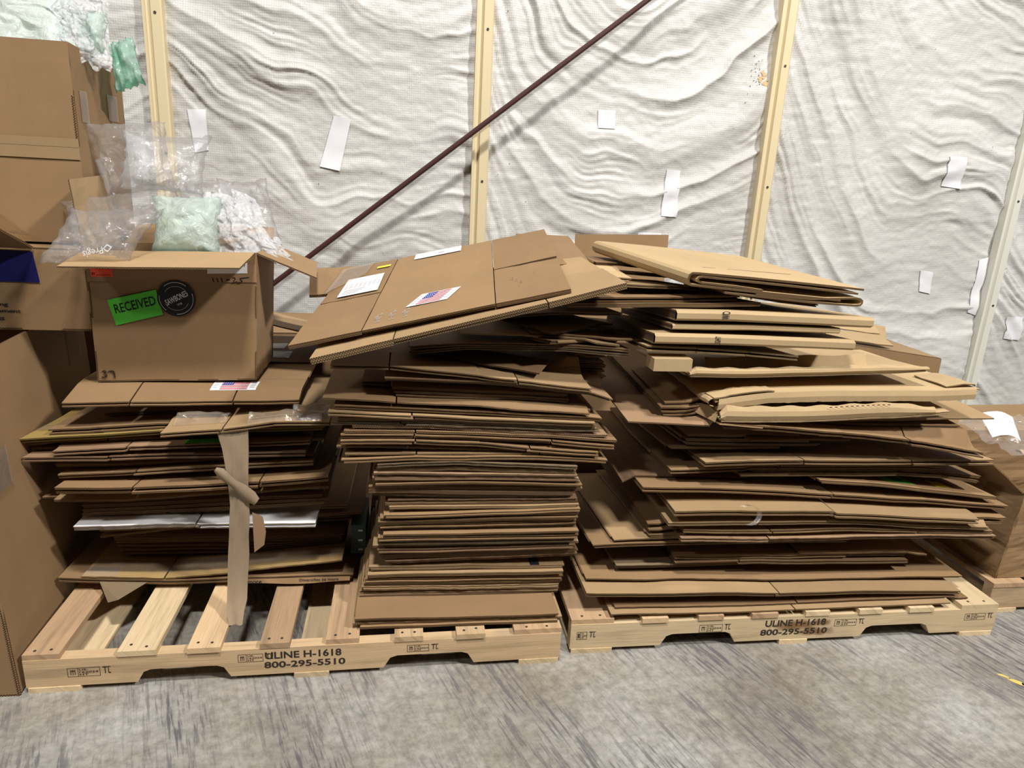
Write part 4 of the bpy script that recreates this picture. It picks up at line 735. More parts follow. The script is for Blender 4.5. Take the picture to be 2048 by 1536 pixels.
 ('R', [(0.724,1.93,1.0351),(0.867,1.93,1.0351),(1.108,1.93,1.0325),(1.373,1.93,1.027)], 0.50, 0.0320, {'spine': 1, 'col': 'tan', 'lab': 'lowest of the three tan folded boxes, letters LIGHT on its front fold', 'tag': 'R35'}),
 ('M', [(0.284,2.1,1.0432),(0.48,2.1,1.0641),(0.675,2.1,1.0628)], 0.30, 0.0100, {'col': 'light', 'lab': 'pale brown sheet with a pointed right end just below the slanted boxes'}),
 ('R', [(0.779,1.94,1.063),(1.027,1.94,1.0658),(1.323,1.94,1.0617)], 0.50, 0.0180, {'spine': 1, 'col': 'tan', 'lab': 'middle and thinnest of the three tan folded boxes with smooth front folds', 'tag': 'R36'}),
 ('R', [(0.785,1.935,1.1061),(0.97,1.935,1.1065),(1.247,1.935,1.1015),(1.424,1.935,1.0982)], 0.50, 0.0320, {'spine': 1, 'col': 'tan', 'lab': 'topmost of the three tan folded boxes, letters WO on its front fold', 'tag': 'R37'}),
 ('R', [(0.456,1.97,1.1075),(0.793,1.97,1.1199),(1.068,1.97,1.1291)], 0.45, 0.0120, {'dw': 1, 'lab': 'lower of two double-wall sheets lying under the big folded carton'}),
 ('R', [(0.459,1.985,1.1213),(0.797,1.985,1.1357),(1.004,1.985,1.1448)], 0.42, 0.0200, {'dw': 1, 'round': 1, 'lab': 'upper of two double-wall sheets, rounded right end, under the big folded carton'}),
 ('R', [(1.0,2.02,1.1517),(1.157,2.02,1.1343),(1.289,2.02,1.1206)], 0.40, 0.0100, {'dw': 1, 'lab': 'double-wall sheet end sloping right below the big folded carton'}),
 ('R', [(0.661,2.06,1.1615),(0.774,2.06,1.159),(0.905,2.06,1.1568)], 0.40, 0.0100, {'lab': 'short brown sheet wedged below the left side of the big folded carton'}),
 ('R', [(0.643,2.32,1.171),(0.886,2.32,1.1638),(1.166,2.32,1.1486)], 0.25, 0.0100, {'col': 'tan', 'lab': 'tan sheet end just visible beneath the left fold of the big folded carton'}),
 ('R', [(0.521,2.14,1.179),(0.602,2.14,1.1739),(0.708,2.14,1.1695)], 0.35, 0.0120, {'col': 'tan', 'lab': 'pale tan sheet end right of the slanted boxes'}),
 ('R', [(0.64,2.34,1.1959),(0.835,2.34,1.1891),(1.059,2.34,1.1742)], 0.22, 0.0100, {'lab': 'brown sheet end directly beneath the left fold of the big folded carton'}),
]

TAGGED = {}
count = {'L': 0, 'N': 0, 'M': 0, 'R': 0}
for si, (k, front, D, t, o) in enumerate(SHEETS):
    count[k] += 1; c = o.get('col')
    if c is None: c = random.choices(['brown', 'dark', 'light', 'pink', 'grey'], [6, 1.2, 2.4, 1.6, 0.4])[0]
    sh = Sheet(front, D, t, si, 0.0004 if (o.get('rot') or o.get('spine')) else 0.0011, o.get('sl'), o.get('cap')); t = sh.t
    kf, ke = MK[c], (MD[c] if o.get('dw') else ME[c])
    lab = o.get('lab')
    if o.get('grp') == 'LB': lab = BUNDLE[o['ord']]+' of six thick fluted boards bundled in the lower left stack'
    if not lab: lab = '%s flattened box, %s layer up in the %s' % (TONE[c], ordinal(count[k]), STACKN[k])
    th = 0.0048 if o.get('dw') else 0.0036
    single = t < 0.0078
    if single: plies = [(0.0, t)]
    elif o.get('dw') and t < 0.0125: plies = [(0.0, t*0.47), (t*0.53, t*0.47)]
    else:
        th = min(max(th, 0.30*t), 0.0085); plies = [(0.0, th), (t-th, th)]
    sl = o.get('slits')
    rag = 0.0 if o.get('spine') else (0.004 if random.random() < 0.3 else 0.0012)
    if o.get('spine'):
        mb = MB()
        # closed fold at the front, ends painted dark as a shaded hollow
        T, B = slab(mb, sh, 0, sh.L, 0.0, D, 0.0, t, kf=0, ke=2, round_front=True)
        for top in (0.0, t-0.004):
            for u0 in (0.0, sh.L-0.001): slab(mb, sh, max(0, u0-0.0012*(u0 == 0.0)), min(sh.L, u0+0.0012), 0.0, D, top, 0.004, kf=0, ke=1, du=(-0.0015 if u0 == 0 else 0.0015))
        root = mb.build('folded_box', [kf, ke, M_SHADOWHOLE])
    elif sl:
        fd = min(0.17, 0.32*D)
        mb = MB()
        for (tp, h) in plies: slab(mb, sh, 0, sh.L, fd+0.0015, D, tp, h, kf=0, ke=1)
        if len(plies) > 1:
            for u in (0, sh.L):
                vs = [v for v in sh.vs if v > fd+0.01]
                sg = -1 if u == 0 else 1
                r = [[sh.P(u, v, -a) for v in vs] for a in (0, t*0.5, t)]
                r[1] = [(p[0]+sg*0.003*sh.e[0], p[1]+sg*0.003*sh.e[1], p[2]) for p in r[1]]
                mb.grid(r, [[(0, v) for v in vs]]*3, 0, u != 0)
        root = mb.build('flattened_box', [kf, ke])
        for pi, (tp, h) in enumerate(plies):
            cuts = [0.0]+[(x-sh.A[0])/max(1e-6, sh.e[0])+(random.uniform(-.012, .012) if pi else 0) for x in sl]+[sh.L]
            for a, b in zip(cuts[:-1], cuts[1:]):
                fb = MB(); a2 = a+0.0022 if a > 0 else a; b2 = b-0.0022 if b < sh.L else b
                dz = random.uniform(0, 0.002) if pi == 0 else 0.0
                slab(fb, sh, a2, b2, 0.0, fd, tp, h, dz, rag, 0, 1, random.uniform(-0.004, 0.006) if pi else 0.0)
                fb.build('flap', [kf, ke], root)
    else:
        mb = MB()
        for pi, (tp, h) in enumerate(plies):
            slab(mb, sh, 0 if pi == 0 else random.uniform(0, 0.008), sh.L-(0 if pi == 0 else random.uniform(0, 0.01)), 0.0, D, tp, h, 0.0, rag, 0, 1, 0.0 if pi == 0 else random.uniform(-0.004, 0.006))
        if len(plies) > 1 and not o.get('fold'):
            for u in (0, sh.L):
                vs = [v for v in sh.vs if v > 0.015]; sg = -1 if u == 0 else 1
                r = [[sh.P(u, v, -a) for v in vs] for a in (0, t*0.5, t)]
                r[1] = [(p[0]+sg*0.003*sh.e[0], p[1]+sg*0.003*sh.e[1], p[2]) for p in r[1]]
                mb.grid(r, [[(0, v) for v in vs]]*3, 0, u != 0)
        if o.get('fold'):
            vs = list(sh.vs); r = []
            for a in np.linspace(0, math.pi, 6):
                r.append([tuple(Vector(sh.P(sh.L, v, -t/2+t/2*math.cos(a)))+Vector((sh.e[0], sh.e[1], 0))*t*0.45*math.sin(a)) for v in vs])
            mb.grid(r, [[(0, v) for v in vs]]*6, 0, False)
        root = mb.build('flattened_box' if not single else 'cardboard_sheet', [kf, ke])
    if 'wall' in o:
        h = o['wall']; fb = MB(); u0, u1 = o['wallx'][0]*sh.L, o['wallx'][1]*sh.L; us = np.linspace(u0, u1, 40); rows = []
        for q, (dv, f) in enumerate(((0.0, 0.0), (-0.006, 0.35), (-0.004, 0.7), (0.004, 1.0), (0.009, 1.0), (0.002, 0.6), (0.008, 0.05))):
            rows.append([(sh.A[0]+u*sh.e[0]+dv*sh.n[0], sh.A[1]+u*sh.e[1]+dv*sh.n[1], sh.zt(u, 0)-0.004+h*f*(min(1, (u-u0)/0.03+0.5))*min(1, (u1-u)/0.25+0.45)+(0.0025*math.sin(u*61)*f if f == 1 else 0)) for u in us])
        fb.grid(rows, [[(u, r*0.01) for u in us] for r in range(7)], 0, True)
        fb.build('front_wall', [kf], root, smooth=False)
        if o.get('tag') == 'R31':
            pf = MB()
            for u in np.arange(u0+0.36, u0+0.56, 0.018):
                p = sh.P(u, -0.0055, h*0.86); pf.face([(p[0]-0.005, p[1]-0.0012, p[2]-0.0016), (p[0]+0.005, p[1]-0.0012, p[2]-0.0016), (p[0]+0.004, p[1]-0.0012, p[2]+0.0016), (p[0]-0.004, p[1]-0.0012, p[2]+0.0016)])
            pf.build('perforations', M_SHADOWHOLE, root)
            cr = MB(); p0 = Vector(sh.P(0.0, 0.0)); 
            cr.face([p0+Vector((-0.012, 0.002, -0.012)), p0+Vector((0.012, 0.03, 0.03)), p0+Vector((-0.055, 0.14, 0.012)), p0+Vector((-0.06, 0.13, -0.004))])
            cr.face([p0+Vector((-0.012, 0.002, -0.012)), p0+Vector((-0.06, 0.13, -0.004)), p0+Vector((-0.055, 0.135, -0.010)), p0+Vector((-0.006, 0.004, -0.016))])
            cr.build('corner_fold', [MK['light']], root)
            lp = MB(); slab_pts = [sh.P(0.0, -0.004, -0.014), sh.P(0.14, -0.012, -0.022), sh.P(0.11, 0.006, -0.026), sh.P(0.0, 0.02, -0.018)]
            lp.face(slab_pts); lp.face([(p[0], p[1], p[2]-0.004) for p in slab_pts][::-1])
            for i in range(4):
                a, b = slab_pts[i], slab_pts[(i+1) % 4]; lp.face([b, a, (a[0], a[1], a[2]-0.004), (b[0], b[1], b[2]-0.004)])
            lp.build('torn_lip', [MK['light']], root)
        if o.get('tag') == 'R33':
            x0, y0, z0 = sh.A; fb = MB()
            fb.box(0.728, 0.848, 1.915, 1.985, 0.922, 0.960, 0, 0); fb.build('end_block', [MK['tan']], root)
            fb = MB(); us = np.linspace(0.10, sh.L*0.82, 24)
            fb.grid([[sh.P(u, 0.10, 0.0) for u in us], [sh.P(u, 0.118, 0.036+0.003*math.sin(u*31)) for u in us]], [[(u, 0) for u in us], [(u, .04) for u in us]], 0)
            fb.grid([[sh.P(u, 0.123, 0.036+0.003*math.sin(u*31)) for u in us], [sh.P(u, 0.105, 0.0) for u in us]], [[(u, 0) for u in us], [(u, .04) for u in us]], 0)
            fb.grid([[sh.P(u, 0.118, 0.036+0.003*math.sin(u*31)) for u in us], [sh.P(u, 0.123, 0.036+0.003*math.sin(u*31)) for u in us]], [[(u, 0) for u in us], [(u, .04) for u in us]], 0)
            fb.build('inner_wall', [kf], root)
    if 'skirt' in o:
        h = o['skirt']; fb = MB(); us = np.linspace(0.012, sh.L*0.985, 70); rows = []
        for dv, f in ((0.004, 0.0), (-0.003, 0.02), (-0.006, 0.5), (-0.003, 1.0), (0.002, 1.0), (-0.001, 0.5), (0.006, 0.12)):
            rows.append([(sh.A[0]+u*sh.e[0]+dv*sh.n[0], sh.A[1]+u*sh.e[1]+dv*sh.n[1], sh.zt(u, 0)-h*f-(0.0025*float(vnoise(np.array(u*70.0), np.array(1.0), 9)) if f == 1 else 0)) for u in us])
        fb.grid(rows, [[(u, r*0.01) for u in us] for r in range(7)], 0, False)
        fb.build('front_lip', [kf], root)
        # rounded folded left side and torn flaps on top
        fb = MB(); vs = np.linspace(0, 0.42, 18); rows = []
        for a in np.linspace(0, math.pi, 6): rows.append([(sh.A[0]+v*sh.n[0]-0.020*math.sin(a), sh.A[1]+v*sh.n[1], sh.zt(0, v)-0.010+0.013*math.cos(a)+0.002*math.sin(v*70)) for v in vs])
        fb.grid(rows, [[(0, v) for v in vs]]*6, 0, True); fb.build('folded_side', [kf], root)
        for nm, (ua, ub, va, vb, dz) in (('torn_flap', (-0.005, 0.19, -0.004, 0.05, 0.010)), ('torn_flap', (0.80, 0.925, 0.02, 0.16, 0.014))):
            fb = MB()
            T2 = [[(*sh.P(min(u, sh.L), v)[:2], sh.zt(u, v)+dz*(0.35+0.65*(1-abs(2*(u-ua)/(ub-ua)-1)))+0.004*float(vnoise(np.array(u*40), np.array(v*40), 3))) for v in np.linspace(va, vb+0.02*float(vnoise(np.array(u*60), np.array(0.3), 5)), 5)] for u in np.linspace(ua, ub, 12)]
            B2 = [[(p[0], p[1], p[2]-0.004) for p in r] for r in T2]; uvg = [[(p[0], p[1]) for p in r] for r in T2]
            fb.grid(T2, uvg, 0); fb.grid(B2, uvg, 0, True)
            a1 = [r[0] for r in T2]; b1 = [r[0] for r in B2]; fb.grid([a1, b1], [[(p[0], 1) for p in a1], [(p[0], 0) for p in a1]], 1)
            for r1, r2 in ((T2[0], B2[0]), (T2[-1], B2[-1])): fb.grid([r1, r2], [[(p[1], 1) for p in r1], [(p[1], 0) for p in r1]], 1)
            fb.build(nm, [kf, ke], root)
    tag(root, lab, 'cardboard', GROUP[k])
    if o.get('tag'): TAGGED[o['tag']] = (root, sh)
    sh.deposit(0.002 if sl else 0.0)
    if sh.lift > 0.006: print('LIFT', k, count[k], 'lift %.3f slope %.2f' % (sh.lift, sh.slope), front[0], lab[:40])

# ------------------------------------------------------------------ marks on the sheets
def patch(tagname, name, u0, u1, v0, v1, mat, lift=0.0012, shear=0.0):
    root, sh = TAGGED[tagname]; nu, nv = max(2, int((u1-u0)/0.03)+1), max(2, int((v1-v0)/0.02)+1)
    vs = np.linspace(v0, v1, nv+1)
    P = [[sh.P(u+shear*(v-v0), v, lift) for v in vs] for u in np.linspace(u0, u1, nu+1)]
    mb = MB(); mb.grid(P, [[(0, 0)]*(nv+1)]*(nu+1)); return mb.build(name, mat, root)
def on_quad(mb, fn, u0, u1, v0, v1, mi): mb.face([fn(u0, v0), fn(u1, v0), fn(u1, v1), fn(u0, v1)], None, mi)
def flag_sticker(parent, fn, name='flag_sticker'):
    """white sticker with a striped flag; fn(a,b) maps the unit square onto the surface"""
    mb = MB(); n = 6
    for i in range(n):
        for j in range(n): on_quad(mb, lambda a, b: fn(a, b, 0.0012), i/n, (i+1)/n, j/n, (j+1)/n, 0)
    g = lambda a, b: fn(0.20+0.60*a, 0.06+0.88*b, 0.0018)
    for s in range(0, 13, 2):
        for i in range(6): on_quad(mb, g, i/6, (i+1)/6, s/13, (s+1)/13, 1)
    h = lambda a, b: fn(0.20+0.60*a, 0.06+0.88*b, 0.0024)
    for i in range(3): on_quad(mb, h, i*0.14, (i+1)*0.14, 6/13, 1.0, 2)
    st = lambda a, b: fn(0.20+0.60*a, 0.06+0.88*b, 0.0030)
    for i in range(5):
        for j in range(4): on_quad(mb, st, 0.03+i*0.08, 0.06+i*0.08, 0.52+j*0.11, 0.56+j*0.11, 0)
    for bx in (0.03, 0.85):
        for j in range(4): on_quad(mb, lambda a, b: fn(a, b, 0.0018), bx, bx+0.1, 0.2+j*0.17, 0.25+j*0.17, 3)
    return mb.build(name, [M_WHITE, M_RED, M_BLUE, M_LGREY], parent)
r26, s26 = TAGGED['L26']
flag_sticker(r26, lambda a, b, l: s26.P(0.395+0.135*a+0.0*b, 0.060+0.075*b, l))
patch('L2', 'packing_tape', 0.01, 0.80, 0.035, 0.11, M_TAPE, 0.0015)
patch('L2', 'packing_tape_end', -0.0, 0.10, 0.0, 0.06, M_CLEAR, 0.003)
patch('L18', 'green_sticker', 0.36, 0.47, 0.004, 0.05, M_GREEN)
patch('L22', 'packing_tape', 0.0, 0.20, 0.09, 0.15, M_TAPE, 0.0015)
patch('N10', 'black_tape', 0.515, 0.545, 0.0, 0.09, M_BLKTAPE, 0.0015)
patch('R17', 'green_sticker', 0.265, 0.39, 0.035, 0.115, M_GREEN, 0.0015)
patch('R17', 'yellow_sticker', 0.475, 0.535, 0.04, 0.10, M_YELLOW, 0.0015)
rr, ss = TAGGED['R17']; mb = MB(); add_text(mb, 'ED', ss.P(0.315, 0.055, 0.003), ss.P(0.355, 0.055, 0.003), ss.P(0.315, 0.095, 0.003), 0, 0.02); mb.build('sticker_letters', M_BLACK, rr)
rr, ss = TAGGED['L11']; mb = MB()
for a, b, c2, d in ((0.19, 0.275, 0.008, 0.010), (0.19, 0.275, 0.036, 0.038), (0.19, 0.192, 0.008, 0.038), (0.273, 0.275, 0.008, 0.038)): mb.face([ss.P(a, c2, 0.004), ss.P(b, c2, 0.004), ss.P(b, d, 0.004), ss.P(a, d, 0.004)])
for i in range(8): mb.face([ss.P(0.20+i*0.009, 0.014, 0.004), ss.P(0.205+i*0.009, 0.014, 0.004), ss.P(0.205+i*0.009, 0.030, 0.004), ss.P(0.20+i*0.009, 0.030, 0.004)])
mb.build('printed_mark', M_BLACK, rr)
# print on the lowest left box and its drooping printed flap
rr, ss = TAGGED['L1']; mb = MB()
def frontpt(sh, u, dz, dv=-0.007): p = sh.P(u, 0.0, dz); return (p[0], p[1]+dv, p[2])
fl = MB(); us = np.linspace(0.52, ss.L-0.01, 18)
fl.grid([[frontpt(ss, u, -0.004, -0.005) for u in us], [frontpt(ss, u, -0.019-0.004*math.sin(u*19), -0.012) for u in us]], [[(u, .02) for u in us], [(u, 0) for u in us]], 0, False)
fl.grid([[frontpt(ss, u, -0.019-0.004*math.sin(u*19), -0.012) for u in us], [frontpt(ss, u, -0.006, 0.004) for u in us]], [[(u, .02) for u in us], [(u, 0) for u in us]], 0, False)
fl.build('drooping_flap', MK['brown'], rr)
add_text(mb, 's to more', frontpt(ss, 0.535, -0.016, -0.0135), frontpt(ss, 0.615, -0.016, -0.0135), frontpt(ss, 0.535, -0.007, -0.0085), 0, 0.01)
mb.build('printed_lettering', M_BLACK, rr); mb = MB()
add_text(mb, 'Diversifies to more', frontpt(ss, 0.735, -0.013, -0.0125), frontpt(ss, 0.86, -0.013, -0.0125), frontpt(ss, 0.735, -0.006, -0.0085), 0, 0.01)
mb.build('printed_lettering', M_BLACK, rr)
fl = MB(); A = frontpt(ss, 0.12, -0.010, 0.0); B = frontpt(ss, 0.26, -0.010, 0.0); C = (-0.912, 2.035, 0.122)
q = [A, C, (C[0]+0.03, C[1], C[2]+0.008), B]
fl.face(q); fl.face([(p[0], p[1]+0.003, p[2]) for p in q][::-1])
for i in range(4):
    a, b = q[i], q[(i+1) % 4]; fl.face([b, a, (a[0], a[1]+0.003, a[2]), (b[0], b[1]+0.003, b[2])])
fl.build('torn_printed_flap', MK['grey'], rr)
# lettering on the tan folds
rr, ss = TAGGED['R35']; mb = MB()
add_text(mb, 'LIGHT', frontpt(ss, 0.205, -0.030, -0.0135), frontpt(ss, 0.205, -0.003, -0.0135), frontpt(ss, 0.187, -0.030, -0.0135), 0, 0.015); mb.build('printed_lettering', M_BLACK, rr)
rr, ss = TAGGED['R37']; mb = MB()
add_text(mb, 'WO', frontpt(ss, 0.165, -0.024, -0.0135), frontpt(ss, 0.165, 0.000, -0.0135), frontpt(ss, 0.140, -0.024, -0.0135), 0, 0.015); mb.build('printed_lettering', M_BLACK, rr)
# clear tape loop on R14
rr, ss = TAGGED['R14']; mb = MB(); ring = []
c0 = Vector(ss.P(0.245, -0.01, -0.004))
for k in range(2): ring.append([c0+Vector((0.036*math.cos(a)-0.012*(1-k), -0.006-0.01*k+0.012*math.sin(a*0.5), 0.030*math.sin(a))) for a in np.linspace(-2.2, 2.2, 26)])
mb.grid(ring, [[(0, 0)]*26]*2); mb.build('tape_loop', M_TAPE, rr)
# pack behind the carton: label and pouch
patch('L27', 'shipping_label', 0.13, 0.20, 0.20, 0.30, M_WHITE, 0.0015); patch('L27', 'clear_pouch', 0.10, 0.24, 0.05, 0.15, M_CLEAR, 0.003)
patch('L27', 'pouch_slip', 0.175, 0.225, 0.065, 0.12, M_LGREY, 0.0018)
# tape remains along the front of L25
rr, ss = TAGGED['L25']
def crumple(u0, u1, v0, v1, h, seed):
    mb = MB(); nu, nv = 34, 12
    P = []
    for u in np.linspace(u0, u1, nu):
        r = []
        for v in np.linspace(v0, v1, nv):
            k = math.sin(math.pi*(v-v0)/(v1-v0)); p = ss.P(u, v, 0.003)
            r.append((p[0], p[1], p[2]+h*k*(0.2+1.3*float(vnoise(np.array(u*38.0), np.array(v*60.0), seed)))))
        P.append(r)
    mb.grid(P, [[(0, 0)]*nv]*nu); mb.build('loose_tape', M_TAPE, rr, smooth=True)
crumple(0.02, 0.17, 0.05, 0.12, 0.022, 1); crumple(0.24, 0.45, 0.0, 0.06, 0.022, 2); crumple(0.36, 0.50, 0.03, 0.10, 0.028, 3)

# white torn label and small folded pieces at the upper left
def board(name, quad, th, mats, label=None, cat='cardboard', group=None, parent=None, n=8, bend=0.0, seed=1, rag=0.0):
    """board whose top face spans four corner points (front-left, front-right, back-right, back-left)"""
    a, b, c, d = [Vector(q) for q in quad]; nn = ((b-a).cross(d-a)).normalized(); L_ = (b-a).length; D_ = (d-a).length
    T = []; UV = []
    for i in range(n+1):
        r = []; w = []
        for j in range(n+1):
            u, v = i/n, j/n; p = (a*(1-u)+b*u)*(1-v)+(d*(1-u)+c*u)*v
            p = p+nn*(bend*math.sin(math.pi*u)+0.0)+nn*0.002*(mnoise.noise(Vector((u*4+seed, v*4, seed)))*1.0)
            if rag and j == 0: p = p+(a-d).normalized()*rag*mnoise.noise(Vector((u*17, seed, 0)))
            r.append(p); w.append((u*L_, v*D_))
        T.append(r); UV.append(w)
    B = [[p-nn*th for p in r] for r in T]
    mb = MB(); mb.grid(T, UV, 0); mb.grid(B, UV, 0, True)
    def strip(p, q, par, fl): mb.grid([p, q], [[(x, 1) for x in par], [(x, 0) for x in par]], 1, fl)
    us = [i/n*L_ for i in range(n+1)]; vs = [i/n*D_ for i in range(n+1)]
    strip([T[i][0] for i in range(n+1)], [B[i][0] for i in range(n+1)], us, False); strip([T[i][-1] for i in range(n+1)], [B[i][-1] for i in range(n+1)], us, True)
    strip(T[0], B[0], vs, True); strip(T[-1], B[-1], vs, False)
    o = mb.build(name, mats, parent)
    if label: tag(o, label, cat, group)
    return o
BR = [MK['brown'], ME['brown']]; BL = [MK['light'], ME['light']]; BT = [MK['tan'], ME['tan']]; BD = [MK['brown'], MD['brown']]

s22 = TAGGED['L22'][1]
zt = 0.012
board('paper_label', [s22.P(0.085, 0.17, .012), s22.P(0.125, 0.17, .010), s22.P(0.14, 0.30, .016), s22.P(0.105, 0.30, .016)], 0.002, [M_WHITE, M_WHITE], 'torn white label lying at the upper left of the left stack', 'label', rag=0.01)

# kraft tape strip hanging down the front of the left stack
mb = MB()
STRIP = [(-0.546,-0.456,1.995,0.709),(-0.531,-0.457,1.985,0.648),(-0.522,-0.459,1.980,0.595),(-0.518,-0.459,1.975,0.557),(-0.518,-0.461,1.975,0.517),(-0.516,-0.462,1.975,0.476),(-0.520,-0.462,1.975,0.427),(-0.525,-0.467,1.975,0.377),(-0.531,-0.470,1.975,0.310),(-0.535,-0.475,1.965,0.230),(-0.536,-0.477,1.945,0.173),(-0.531,-0.482,1.920,0.146),(-0.520,-0.482,1.895,0.120)]
rows = []
for (xl, xr, y, z) in STRIP: rows.append([(xl+(xr-xl)*k/6, y+0.004*math.sin(k*1.3+z*40), z+0.001*math.sin(k*2+z*60)) for k in range(7)])
mb.grid(rows, [[(k*0.01, r*0.05) for k in range(7)] for r in range(len(rows))], 0, True)
strip_o = mb.build('kraft_tape_strip', M_STRIP, smooth=True); tag(strip_o, 'grey-brown paper tape strip hanging down the front of the left stack', 'tape')
mb = MB(); tw = [(-0.545, 1.955, 0.600), (-0.530, 1.950, 0.592), (-0.515, 1.952, 0.574), (-0.500, 1.962, 0.552), (-0.478, 1.966, 0.530), (-0.452, 1.968, 0.505), (-0.438, 1.970, 0.488)]
wd = [0.006, 0.013, 0.012, 0.010, 0.016, 0.016, 0.011]
mb.grid([[(p[0]+w*k*0.7, p[1]-0.006*(1-k*k), p[2]+w*k) for p, w in zip(tw, wd)] for k in (-1, -0.5, 0, 0.5, 1)], [[(i*0.02, k*0.01) for i in range(7)] for k in range(5)])
mb.build('twisted_end', [M_STRIP], strip_o, smooth=True)
mb = MB(); mb.face([(-0.455, 1.979, 0.45), (-0.425, 1.979, 0.435), (-0.418, 1.979, 0.385), (-0.425, 1.979, 0.34), (-0.455, 1.979, 0.315)]); mb.build('torn_paper_edge', MK['pink'], strip_o)

# ------------------------------------------------------------------ slanted flattened boxes on top of the middle pile
def slanted(name, label, FLc, FRc, BLc, BRc, folds, slit, mats, th=0.010, center_first=True):
    """flattened box: centre panel is the body, side panels split by a slit are flaps. folds: two u fractions; slit: v fraction"""
    FL_, FR_, BL_, BR_ = map(Vector, (FLc, FRc, BLc, BRc))
    def S(u, v): return (FL_*(1-u)+FR_*u)*(1-v)+(BL_*(1-u)+BR_*u)*v
    f0, f1 = folds
    root = board(name, [S(f0, 0), S(f1, 0), S(f1, 1), S(f0, 1)], th*0.45, mats, label, 'cardboard', 'slanted boxes on the middle pile')
    nn = ((FR_-FL_).cross(BL_-FL_)).normalized()
    lo = lambda p: p-nn*th*0.55
    board('under_panel', [lo(S(f0, 0.01)), lo(S(f1, 0.005)), lo(S(f1, 1)), lo(S(f0, 1))], th*0.45, mats, parent=root)
    g = 0.004
    for (a, b) in ((0, f0-g), (f1+g, 1)):
        for (c, d) in ((0, slit-0.006), (slit+0.006, 1)):
            lift = nn*random.uniform(-0.002, 0.004)
            ends = [S(a, c), S(b, c), S(b, d), S(a, d)]
            k = (0, 3) if a == 0 else (1, 2)
            for i in k: ends[i] = ends[i]+lift
            board('flap', ends, th*0.45, mats, parent=root, n=5)
            board('flap', [lo(e) for e in ends], th*0.45, mats, parent=root, n=5)
    return root, S, nn
S1o, S1f, S1n = slanted('flattened_box', 'lower of two big slanted flattened boxes, its lip showing below the other', (-0.257, 1.85, 0.960), (0.610, 1.885, 1.184), (-0.17, 2.45, 1.075), (0.56, 2.24, 1.222), (0.255, 0.74), 0.5, [MK['light'], ME['light']], 0.018)
S2o, S2f, S2n = slanted('flattened_box', 'upper big slanted flattened box with flag sticker and white labels', (-0.320, 1.90, 0.984), (0.454, 1.90, 1.164), (-0.209, 2.50, 1.124), (0.483, 2.50, 1.287), (0.255, 0.725), 0.47, BR, 0.012)
def s2(u, v, l=0.0015): return S2f(u, v)+S2n*l
flag_sticker(S2o, lambda a, b, l: s2(0.39+0.155*a+0.05*b, 0.17+0.135*b, l+0.002))
mb = MB(); mb.face([s2(.345, .90, .004), s2(.575, .90, .004), s2(.575, .992, .004), s2(.345, .992, .004)]); mb.face([s2(.46, .93, .0046), s2(.49, .93, .0046), s2(.49, .955, .0046), s2(.46, .955, .0046)], None, 1); mb.build('white_label', [M_WHITE, M_LGREY], S2o)
mb = MB(); mb.face([s2(.065, .50, .005), s2(.235, .50, .005), s2(.225, .76, .005), s2(.06, .76, .005)])
for i in range(22):
    u = 0.075+i*0.0068; mb.face([s2(u, .60, .0056), s2(u+(0.002 if i % 3 else 0.004), .60, .0056), s2(u+(0.002 if i % 3 else 0.004), .67, .0056), s2(u, .67, .0056)], None, 1)
for j in range(4): mb.face([s2(.08, .52+j*.018, .0056), s2(.08+.1*(.6+.1*j), .52+j*.018, .0056), s2(.08+.1*(.6+.1*j), .528+j*.018, .0056), s2(.08, .528+j*.018, .0056)], None, 1)
mb.build('shipping_label', [M_WHITE, M_LGREY], S2o)
mb = MB(); mb.face([s2(.17, .87, .004), s2(.235, .87, .004), s2(.235, .90, .004), s2(.17, .90, .004)]); mb.build('yellow_sticker', M_YELLOW, S2o)
mb = MB()
for du in (0, 0.05, 0.1):
    for k in range(9): mb.tube([s2(.29+du+.008*math.sin(k), .06+k*0.012, .002), s2(.30+du+.01*math.cos(k*1.7), .066+k*0.012, .002)], 0.0007, 4)
mb.build('pencil_scribble', M_LGREY, S2o)
mb = MB()
for (u, v, r) in ((.80, .27, .004), (.815, .24, .003), (.83, .20, .004), (.89, .30, .003), (.82, .15, .0025)): mb.face([s2(u+r*math.cos(t), v+1.3*r*math.sin(t), .0045) for t in np.linspace(0, 6.28, 8)[:-1]])
mb.build('small_holes', M_SHADOWHOLE, S2o)
mb = MB(); mb.face([s2(-.012, .60, .006), s2(.13, .80, .006), s2(.14, 1.0, .006), s2(-.01, 0.97, .006)]); mb.build('clear_tape', M_TAPE, S2o)
board('flattened_box', [(-0.315, 2.30, 1.06), (-0.10, 2.30, 1.08), (-0.08, 2.58, 1.135), (-0.345, 2.56, 1.112)], 0.010, BR, 'small taped box end peeking out left behind the slanted boxes', 'cardboard')
board('flattened_box', [(0.40, 2.18, 1.195), (0.585, 2.20, 1.205), (0.60, 2.62, 1.262), (0.40, 2.62, 1.262)], 0.008, BR, 'ragged box corner peeking out right behind the slanted boxes', 'cardboard')

